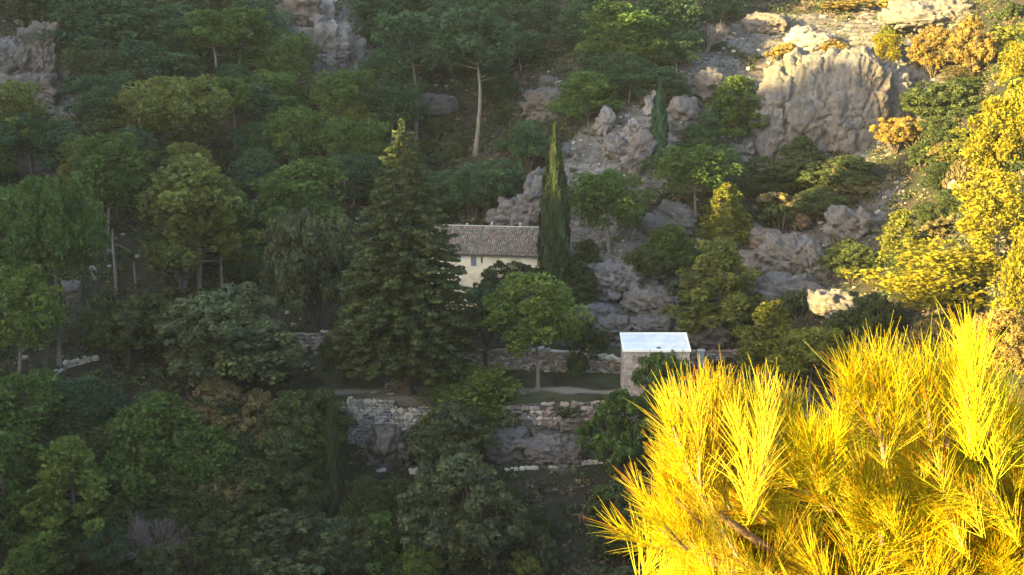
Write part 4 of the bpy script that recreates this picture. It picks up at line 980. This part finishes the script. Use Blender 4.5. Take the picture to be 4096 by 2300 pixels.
for c, r in cells:
    x = -L2+.13+c*(HL-.26)/(ncol-1); s = r*step+((c*.37) % 1-.5)*step*.35-.06
    diag = (c*.9-r*1.0)
    k = int((vnoise(diag*.9, r*.3, 0, 6)*.5+.5)*8*.999+rn.uniform(-1.4, 1.4)) % 8
    j = rn.uniform(.75, 1.25); col = (TP[k][0]*j*.82, TP[k][1]*j*.73, TP[k][2]*j*.62)
    loc = Vector((x+rn.gauss(0, .008), s*cos(ang), s*sin(ang)+.0)); rot = (ang-.03+rn.gauss(0, .012), rn.gauss(0, .03), rn.gauss(0, .02))
    if cnt < 300: link('tile', tm, roof, loc, rot, color=col); cnt += 1
    else:
        M = Matrix.LocRotScale(loc, __import__('mathutils').Euler(rot), None); mass.add([M @ Vector(q) for q in BV], BF, col)
    s2 = s+.1; M = Matrix.LocRotScale(Vector((x, 2*RUN-s2*cos(ang), s2*sin(ang))), __import__('mathutils').Euler((ang, 0, pi)), None); mass.add([M @ Vector(q) for q in BV], BF, col)
tag(link('left_and_rear_tiles', mass.mesh('tiles', M_TILEA), roof), kind='stuff')
nr = int(HL/.45)
for k in range(nr):
    o = link('ridge_tile', tm, roof, (-L2+k*HL/nr+.0, RUN, RH+.01), (0, -.03, -pi/2), (1.25, 1.05, 1.1), color=tuple(v*rn.uniform(.85, 1.1) for v in (.55, .50, .38)))
mb = MB()
for k in range(int(HL/.27)):     # two courses of half tiles under the eave
    for row in (0, 1):
        x = -L2+.15+k*.27+row*.13; r = .11; z0 = -.16-row*.14; y0 = .12+row*.14
        v = [(x-r, y0, z0), (x-r*.7, y0, z0+r*.7), (x, y0, z0+r), (x+r*.7, y0, z0+r*.7), (x+r, y0, z0)]; v += [(a, .5, c) for a, b, c in v]
        mb.add(v, [(0, 1, 2, 3, 4), (0, 5, 6, 1), (1, 6, 7, 2), (2, 7, 8, 3), (3, 8, 9, 4), (0, 4, 9, 5)])
link('cornice', mb.mesh('cornice', M_MORTAR), house, (0, -.45, h+.12))
mb = MB()
for sx in (-1, 1):
    a, b = sorted((sx*L2, sx*(L2+.1)))
    mb.add([(a, .1, .02), (b, .1, .02), (b, RUN, RH+.1), (a, RUN, RH+.1), (a, .1, -.2), (b, .1, -.2), (b, RUN, RH-.15), (a, RUN, RH-.15)], BOXF[::-1] and [(0, 1, 2, 3), (4, 7, 6, 5), (0, 4, 5, 1), (1, 5, 6, 2), (2, 6, 7, 3), (3, 7, 4, 0)])
link('verge', mb.mesh('verge', simple_mat('verge_mortar', (.3, .26, .19), (.42, .37, .28), 3)), roof)
ch = link('chimney', MB().box(L2-.75, L2-.2, RUN-.6, RUN-.1, RH-.5, RH+.12).mesh('chimney', M_MORTAR), roof)
link('flue', MB().box(L2-.68, L2-.27, RUN-.61, RUN-.09, RH+.12, RH+.24).mesh('flue', M_DARK), ch)
link('cap', MB().box(L2-.82, L2-.13, RUN-.68, RUN-.02, RH+.24, RH+.34).mesh('cap', M_MORTAR), ch)
for px, hgt in ((1942, .42), (2058, .38), (1840, .2)):
    x = lx(px); link('ridge_stone', STM[3], roof, (x, RUN+.1, RH+.1+hgt/2), (.1, .3, .2), (.28, .28, hgt), (.45, .43, .38))

# remains of a pale wall right of the cypress
P, T, B = line_px([(2252, 905, 985, 176), (2264, 872, 985, 176), (2274, 880, 985, 176.2)])
dry_wall('ragged pale wall end standing right of the tall cypress', P, T, B, .35, .3, [(.36, .32, .25), (.3, .27, .22), (.42, .38, .3)], 21, ragged=.5, name='ruined_wall', cat='wall')

# ------------------------------------------------------------------ white-roofed stone shed
SY = 153.6
a = at_y(2496, 1402, SY); b = at_y(2758, 1408, SY); SW = b.x-a.x; ST = a.z; SZ = at_y(2492, 1600, SY).z-.3; SD = 4.3
shed = tag(link('stone_shed', None, None, (a.x, SY, SZ), (0, 0, 0)), 'square stone shed with a bright white lean-to roof at the right end of the terrace', 'shed')
hh = ST-SZ; zr = at_y(2630, 1336, SY+SD).z-SZ
mb = MB(); mb.add([(0, .1, 0), (SW, .1, 0), (SW, SD, 0), (0, SD, 0), (.0, .1, hh-.05), (SW, .1, hh-.05), (SW, SD, zr-.05), (0, SD, zr-.05)], BOXF)
link('wall', mb.mesh('shed_wall', simple_mat('shed_mortar', (.33, .285, .235), (.42, .365, .31), 2.5)), shed)
mb = MB(); mb.add([(-.06, -.1, hh-.06), (SW+.06, -.1, hh-.06), (SW+.06, SD+.1, zr-.06), (-.06, SD+.1, zr-.06), (-.06, -.1, hh+.07), (SW+.06, -.1, hh+.07), (SW+.06, SD+.1, zr+.07), (-.06, SD+.1, zr+.07)], BOXF)
rf = link('roof', mb.mesh('shed_roof', M_WHITE), shed); tag(rf, 'bright white roof sheet')
mb = MB(); sl2 = (zr-hh)/SD
def rim(x0, x1, y0, y1):
    z = lambda y: hh+sl2*y
    mb.add([(x0, y0, z(y0)-.1), (x1, y0, z(y0)-.1), (x1, y1, z(y1)-.1), (x0, y1, z(y1)-.1), (x0, y0, z(y0)+.11), (x1, y0, z(y0)+.11), (x1, y1, z(y1)+.11), (x0, y1, z(y1)+.11)], BOXF)
rim(-.16, .06, -.18, SD+.18); rim(SW-.06, SW+.16, -.18, SD+.18); rim(.06, SW-.06, -.18, .04); rim(.06, SW-.06, SD-.04, SD+.18)
link('rim', mb.mesh('shed_rim', M_RIM), rf)
rn = random.Random(9); z = .05; n = 0
while z < hh-.15:
    hs = .3*rn.uniform(.8, 1.3); x = -.05
    if z+hs > hh-.1: break
    while x < SW:
        w = .5*rn.uniform(.6, 1.6); w = min(w, SW-x+.03)
        if w > .15 and n < 300:
            lean_ = max(0, 1.2-z)*.12
            link('stone', STM[rn.randrange(8)], shed, (x+w/2, .07-lean_*.2, z+hs/2), (rn.gauss(0, .03), rn.gauss(0, .05), 0), (w*1.0, .16, hs*1.0), stone_col(rn, [(.44, .385, .33), (.40, .34, .30), (.50, .44, .38), (.36, .32, .30)])); n += 1
        x += w
    z += hs
mb = MB(); mb.add([(-.45, -.2, -.3), (.25, -.2, -.3), (.25, .4, -.3), (-.45, .4, -.3), (-.04, .02, 1.7), (.2, .02, 1.7), (.2, .4, 1.7), (-.04, .4, 1.7)], BOXF)
link('buttress', mb.mesh('buttress', simple_mat('buttress_render', (.34, .31, .27), (.42, .39, .34), 2)), shed)
q = at_y(2803, 1450, 161.0); 
pil = tag(link('pillar', None, None, (q.x, 161.0, q.z-.4)), 'small whitewashed gate pillar right of the shed roof', 'pillar')
zt = at_y(2803, 1399, 161).z-(q.z-.4)
link('shaft', MB().box(-.36, .36, -.3, .3, 0, zt-.12).mesh('shaft', simple_mat('old_whitewash', (.42, .40, .36), (.52, .5, .46), 2)), pil)
link('cap', MB().box(-.42, .42, -.36, .36, zt-.12, zt).mesh('pcap', M_PATCH), pil)

# stone bench and slabs under the cedar
x, y, z = hit(1560, 1552, False)
bn = tag(link('stone_bench', None, None, (x, y, z)), 'low stone bench against the left side of the cedar trunk', 'bench')
link('seat', MB().box(-.55, .75, -.25, .25, .42, .55).mesh('seat', simple_mat('bench_slab', (.24, .17, .14), (.3, .22, .18), 4)), bn)
for s_ in (-.42, .55): link('support', MB().box(s_-.12, s_+.12, -.2, .2, -.1, .42).mesh('support', M_WOOD), bn)
for k, (px, py, sc_) in enumerate([(1495, 1571, .5), (1563, 1577, .6), (1327, 1421, .45)]):
    x, y, z = hit(px, py); tag(link('flat_stone', STM[k], None, (x, y, z+.02), (0, 0, .4*k), (sc_*1.3, sc_*.7, .22), (.5, .46, .38)), ['small flat pale stone on the bare ground left of the cedar trunk', 'flat pale stone lying against the foot of the cedar trunk', 'lone pale stone on the grass behind the dark trunk left of the cedar'][k], 'stone')

# ------------------------------------------------------------------ undergrowth, dry scrub and loose stones (nobody could count them)
def scatter(n, seed, keep, x0=-88, x1=72, y0=112, y1=258):
    r = np.random.default_rng(seed); x = r.uniform(x0, x1, n); y = r.uniform(y0, y1, n)
    ok = np.abs(x/y) < .42; x, y = x[ok], y[ok]; k = keep(x, y) > r.random(len(x)); return x[k], y[k]
def free(x, y):
    b = x/y
    ter = (b > -.14)*(b < .125)*(y > 150.8)*(y < 164.2); hs = (x > -13)*(x < 7)*(y > 164)*(y < 186)
    trk = (b > -.09)*(b < .09)*(y > 147.2)*(y < 149.6)
    return 1.-np.clip(ter*1.+hs+trk, 0, 1)
def scrub(name, label, n, seed, dens, rad, leaf, per, cols, sub=5, flat=.7):
    global rng
    x, y = scatter(n, seed, lambda a, b: free(a, b)*dens(a, b)); z = height(x, y); rng = np.random.default_rng(seed)
    m = len(x); r = rng.uniform(*rad, m)*(.6+.8*rng.random(m))
    C = np.repeat(np.stack([x, y, z], 1), sub, 0); R = np.repeat(r, sub)[:, None]
    off = rng.normal(size=(m*sub, 3))*np.array([.5, .5, .22]); off[:, 2] = np.abs(off[:, 2])+.25
    C = C+off*R; rr = (R*rng.uniform(.35, .6, (m*sub, 1)))*np.array([1, 1, flat])
    ci = rng.integers(0, len(cols), m); tc = np.repeat(np.array(cols)[ci]*rng.uniform(.75, 1.25, (m, 1)), sub, 0)
    v, f, T = leaves_on(C, rr, per, leaf, up=.3, jit=.6, tint=.35, tintc=tc)
    print(name, m, len(f))
    tag(link(name, mesh_from(name, v, f, M_UNDER, False, T)), label, None, None, 'stuff')
east = lambda x, y: sstep(-.11, .0, x/y)
scrub('undergrowth', 'dark green scrub between the trees', 9000, 101, lambda x, y: (1-.85*rockiness(x, y))*(.55+.45*sstep(-.3, .3, fbm(x/8, y/8, 0, 9, 3)))*(1-.45*east(x, y)), (.8, 1.7), .17, 12,
      [(.038, .055, .022), (.03, .05, .025), (.05, .068, .026), (.045, .06, .034), (.065, .07, .035)])
scrub('dry_scrub', 'grey-brown heath and dry scrub on the rocky slope', 20000, 102, lambda x, y: (1-.6*rockiness(x, y))*(.35+.65*east(x, y))*sstep(-.5, .2, fbm(x/6, y/6, 0, 19, 3)), (.4, .95), .12, 9,
      [(.11, .092, .075), (.09, .08, .065), (.13, .10, .09), (.075, .08, .05), (.15, .12, .09), (.10, .11, .06)], sub=4)
def loose():
    x, y = scatter(5200, 103, lambda a, b: free(a, b)*(.12+.88*rockiness(a, b)))
    z = height(x, y); r = np.random.default_rng(5); m = len(x); V = []; Fs = []; T = []; base = 0
    for k in range(m):
        v, f = STV[k % 8]; s = (.18+.5*r.random()**3)*np.array([1.4, 1, .8]); a = r.random()*6.28; c, q = cos(a), sin(a); v = np.array(v)*s
        v = np.stack([v[:, 0]*c-v[:, 1]*q, v[:, 0]*q+v[:, 1]*c, v[:, 2]], 1)+np.array([x[k], y[k], z[k]+s[2]*.15])
        V.append(v); Fs += [[i+base for i in g] for g in f]; T += [r.uniform(.75, 1.25)*np.array([.33, .315, .295])]*len(v); base += len(v)
    me = bpy.data.meshes.new('loose_stones'); me.from_pydata(np.concatenate(V).tolist(), [], Fs); me.materials.append(M_STONEA)
    at = me.attributes.new('tint', 'FLOAT_COLOR', 'POINT'); t = np.ones((base, 4), np.float32); t[:, :3] = T; at.data.foreach_set('color', t.ravel())
    print('loose', m); tag(link('scree', me), 'loose grey stones lying on the slope', None, None, 'stuff')
loose()

# ------------------------------------------------------------------ the young pine beside the camera
def needle_mat():
    m, nt, b = mat('pine_needle'); at = N(nt, 'ShaderNodeAttribute', attribute_name='tint'); oi = nt.nodes.new('ShaderNodeObjectInfo')
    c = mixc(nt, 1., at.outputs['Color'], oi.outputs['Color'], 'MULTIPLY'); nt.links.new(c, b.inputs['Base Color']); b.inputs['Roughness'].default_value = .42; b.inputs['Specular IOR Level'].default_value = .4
    tr = nt.nodes.new('ShaderNodeBsdfTranslucent'); nt.links.new(c, tr.inputs[0]); mx = nt.nodes.new('ShaderNodeMixShader'); mx.inputs[0].default_value = .45
    nt.links.new(b.outputs[0], mx.inputs[1]); nt.links.new(tr.outputs[0], mx.inputs[2]); nt.links.new(mx.outputs[0], nt.nodes['Material Output'].inputs[0]); return m
M_NEED = needle_mat(); M_TWG = simple_mat('twig_bark', (.10, .055, .025), (.2, .12, .06), 60, bs=.5, bd=.002)
def tuft(seed, n=150, L=.078, ax=.06, spread=(12, 42)):
    """shoot along +z, length ax, needles leaving it upward and outward"""
    rn = random.Random(seed); V = []; Fc = []; T = []
    for k in range(n):
        t = rn.random()*1.35-.35; p0 = Vector((rn.gauss(0, .002), rn.gauss(0, .002), ax*t)); az = rn.random()*6.283; th = RAD(rn.uniform(*spread)*(1.1-.45*t))
        d = Vector((cos(az)*sin(th), sin(az)*sin(th), cos(th))); l = L*rn.uniform(.72, 1.1); bend = Vector((rn.gauss(0, .05), rn.gauss(0, .05), 0))
        u = d.orthogonal().normalized(); w = d.cross(u); b0 = len(V); r = .00055
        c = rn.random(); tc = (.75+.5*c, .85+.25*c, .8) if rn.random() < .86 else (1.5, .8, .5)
        for q, rr in ((0, r), (.55, r*1.05), (1, r*.35)):
            pc = p0+d*l*q+bend*l*q*q
            for a in range(3): V.append(tuple(pc+(u*cos(a*2.094)+w*sin(a*2.094))*rr)); T.append(tc)
        for s_ in (0, 3):
            for a in range(3): Fc.append((b0+s_+a, b0+s_+(a+1) % 3, b0+s_+3+(a+1) % 3, b0+s_+3+a))
    for k in range(5):      # the woody shoot itself with bud scales
        pass
    return mesh_from('needle_tuft', V, Fc, M_NEED, False, T)
def trio(seed, m_=3, **kw):
    rn = random.Random(seed*31); V = []; Fc = []; T = []
    for q in range(m_):
        me = tuft(seed*10+q, **kw); n = len(me.vertices); c = np.empty(n*3, np.float32); me.vertices.foreach_get('co', c); c = c.reshape(-1, 3)
        t = np.empty(n*4, np.float32); me.attributes['tint'].data.foreach_get('color', t); f = np.empty(len(me.loops), np.int32); me.loops.foreach_get('vertex_index', f)
        M = Matrix.Rotation(rn.uniform(-.32, .32) if q else 0, 3, 'X') @ Matrix.Rotation(rn.uniform(-.32, .32) if q else 0, 3, 'Y'); off = np.array([rn.gauss(0, .03), rn.gauss(0, .03), -rn.uniform(-.02, .07)]) if q else np.zeros(3)
        c = c @ np.array(M).T+off; Fc.append(f.reshape(-1, 4)+sum(len(v) for v in V)); V.append(c); T.append(t.reshape(-1, 4)[:, :3]*rn.uniform(.85, 1.15)); bpy.data.meshes.remove(me)
    return mesh_from('needle_tuft', np.concatenate(V), np.concatenate(Fc), M_NEED, False, np.concatenate(T))
TUFT = [trio(1, n=90), trio(2, n=110, spread=(10, 50)), trio(3, n=90, L=.088, ax=.09, spread=(8, 36)), trio(4, n=100, L=.07, ax=.08, spread=(14, 60)), trio(5, n=90, L=.082, ax=.085, spread=(8, 34))]
SINGLE = [trio(11, m_=2, n=80, L=.085, ax=.085, spread=(8, 40)), trio(12, m_=2, n=70, L=.09, ax=.075, spread=(6, 34)), trio(13, m_=2, n=80, L=.078, ax=.095, spread=(10, 46)), trio(14, m_=3, n=60, L=.088, ax=.08, spread=(8, 50)), trio(15, m_=3, n=65, L=.082, ax=.09, spread=(8, 38))]
TSH = MB().tube([(0, 0, -.02), (0, 0, .05), (0, 0, .062)], [.0035, .0028, .002], 6).mesh('shoot', M_TWG, True)
base_xy = at_y(3950, 2300, 2.35); gz = float(height(base_xy.x, base_xy.y))
pine = tag(link('young_pine_tree', None, None, (base_xy.x, base_xy.y, gz)), 'long-needled young pine lit bright yellow close to the camera at the lower right', 'pine tree')
PO = Vector(pine.location)
def W(px, py, d): return at_y(px, py, d)
def needles(px0, py0, px1, py1, d, s=1., var=None, lean=0., one=False):
    """a shoot from (px0, py0) towards (px1, py1), photo pixels at distance d; size s"""
    a = W(px0, py0, d); b = W(px1, py1, d+lean); a = b-(b-a).normalized()*.128*s; k = len(pine.children) if var is None else var
    r_ = random.Random(k*7+int(px0)); q = (b-a).to_track_quat('Z', 'Y')
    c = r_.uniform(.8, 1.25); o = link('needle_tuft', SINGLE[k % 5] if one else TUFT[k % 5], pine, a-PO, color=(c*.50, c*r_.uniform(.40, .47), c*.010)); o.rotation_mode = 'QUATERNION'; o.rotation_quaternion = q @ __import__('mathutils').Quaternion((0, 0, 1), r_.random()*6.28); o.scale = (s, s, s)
    link('shoot', TSH, o)
    return a
# wood: trunk, then limbs
def limb(pts, r0, r1, name='limb'):
    P_ = [W(*p)-PO for p in pts]; n = len(P_); link(name, MB().tube(P_, [r0+(r1-r0)*k/(n-1) for k in range(n)], 8).mesh(name, M_TWG, True), pine)
top = W(3700, 2450, 2.3)-PO
link('trunk', MB().tube([Vector((0, 0, -.1)), Vector((.02, 0, .5)), top*.6, top], [.03, .026, .021, .016], 10).mesh('trunk', M_TWG, True), pine)
limb([(3700, 2450, 2.3), (3350, 2420, 2.2), (3060, 2340, 2.15), (2900, 2270, 2.1), (2790, 2200, 2.1), (2700, 2175, 2.1), (2640, 2110, 2.1)], .010, .004)
limb([(2900, 2270, 2.1), (2800, 2240, 2.1), (2775, 2200, 2.1)], .004, .003)
limb([(3300, 2410, 2.2), (3080, 2200, 2.15), (2850, 2040, 2.1), (2790, 1950, 2.1), (2745, 1850, 2.1), (2722, 1780, 2.1), (2690, 1700, 2.1)], .008, .0032)
limb([(3700, 2450, 2.3), (3450, 2250, 2.25), (3200, 2000, 2.2), (3050, 1850, 2.15), (2960, 1760, 2.1)], .009, .004)
limb([(3700, 2450, 2.3), (3650, 2150, 2.3), (3560, 1850, 2.25), (3500, 1650, 2.2)], .011, .004)
limb([(3720, 2450, 2.3), (3800, 2100, 2.3), (3850, 1800, 2.3), (3830, 1600, 2.3)], .011, .004)
limb([(3830, 1950, 2.3), (3820, 1880, 2.25), (3800, 1850, 2.2)], .006, .004)
limb([(3720, 2450, 2.3), (3900, 2250, 2.35), (4050, 2000, 2.4)], .010, .004)
# outline shoots read off the photograph
for q in [(2700, 1780, 2600, 1590), (2720, 1740, 2640, 1540), (2740, 1720, 2700, 1500), (2770, 1740, 2760, 1520), (2800, 1680, 2830, 1490), (2760, 1700, 2740, 1500), (2720, 1760, 2620, 1700),
          (2690, 1960, 2610, 1790), (2660, 1900, 2600, 1760), (2720, 1930, 2640, 1760), (2700, 1990, 2590, 1880), (2740, 1880, 2690, 1760), (2660, 2110, 2560, 2010), (2680, 2130, 2560, 2000), (2700, 2120, 2620, 1960), (2740, 2140, 2650, 2000), (2690, 2090, 2620, 1960),
          (2760, 2195, 2770, 2050), (2775, 2200, 2720, 2080), (2775, 2205, 2810, 2050),
          (2660, 2420, 2600, 2260), (2700, 2440, 2640, 2260), (2760, 2430, 2740, 2260), (2640, 2460, 2580, 2330), (2880, 2420, 2880, 2280), (2950, 2450, 2960, 2300),
          (2860, 1720, 2840, 1500), (2900, 1760, 2890, 1560), (2960, 1700, 2960, 1530), (3000, 1720, 3010, 1520), (3050, 1700, 3060, 1500), (3100, 1720, 3120, 1520), (3130, 1760, 3150, 1560), (2950, 1780, 2900, 1620),
          (3180, 1820, 3180, 1660), (3240, 1800, 3220, 1640), (3280, 1830, 3290, 1660), (3330, 1800, 3350, 1650),
          (3460, 1660, 3350, 1440), (3480, 1640, 3390, 1420), (3440, 1700, 3340, 1560), (3520, 1590, 3500, 1350), (3550, 1600, 3540, 1360), (3500, 1620, 3470, 1400), (3600, 1640, 3600, 1430),
          (3660, 1600, 3640, 1400), (3700, 1580, 3680, 1370), (3760, 1580, 3740, 1380), (3820, 1560, 3800, 1340), (3880, 1500, 3880, 1270), (3900, 1530, 3890, 1300), (3860, 1540, 3850, 1330), (3930, 1600, 3920, 1400), (3960, 1680, 3960, 1480), (4010, 1720, 4030, 1530), (4060, 1750, 4090, 1560), (4090, 1800, 4110, 1620),
          (2850, 2080, 2770, 1950), (2900, 2100, 2830, 1960), (2960, 2130, 2900, 1970), (2820, 1900, 2760, 1790), (2860, 1930, 2800, 1800)]:
    px0, py0, px1, py1 = q; sx_ = 24 if px1 < 3000 else 10; px0 += sx_; px1 += sx_; py0 += 24; py1 += 24; dd = random.uniform(1.95, 2.3); L = math.hypot(px1-px0, py1-py0)
    needles(px0, py0, px1, py1, dd, s=min(1.02, max(.74, L/205)), lean=random.uniform(-.05, .05), one=True)
rn = random.Random(77)
def inside(px, py):   # where the photo is filled with needles
    topl = np.interp(px, [2640, 2700, 2800, 2950, 3130, 3200, 3330, 3400, 3520, 3880, 3960, 4100, 4300], [2500, 2180, 1800, 1700, 1740, 1850, 1860, 1700, 1600, 1580, 1720, 1800, 1850])
    if 2780 < px < 2900 and 1900 < py < 2010: return False
    if 2990 < px < 3090 and 2030 < py < 2130: return False
    return py > topl+75 and px > 2800
k = 0
while k < 232:
    px = rn.uniform(2760, 4250); py = rn.uniform(1640, 2560)
    if not inside(px, py): continue
    k += 1; g = rn.gauss(-.18, .42)+(.5 if px > 3950 and rn.random() < .5 else 0); L = rn.uniform(60, 90)
    needles(px, py, px+sin(g)*L, py-cos(g)*L, rn.uniform(2.1, 2.55), s=rn.uniform(.85, 1.3), lean=rn.uniform(-.03, .02))
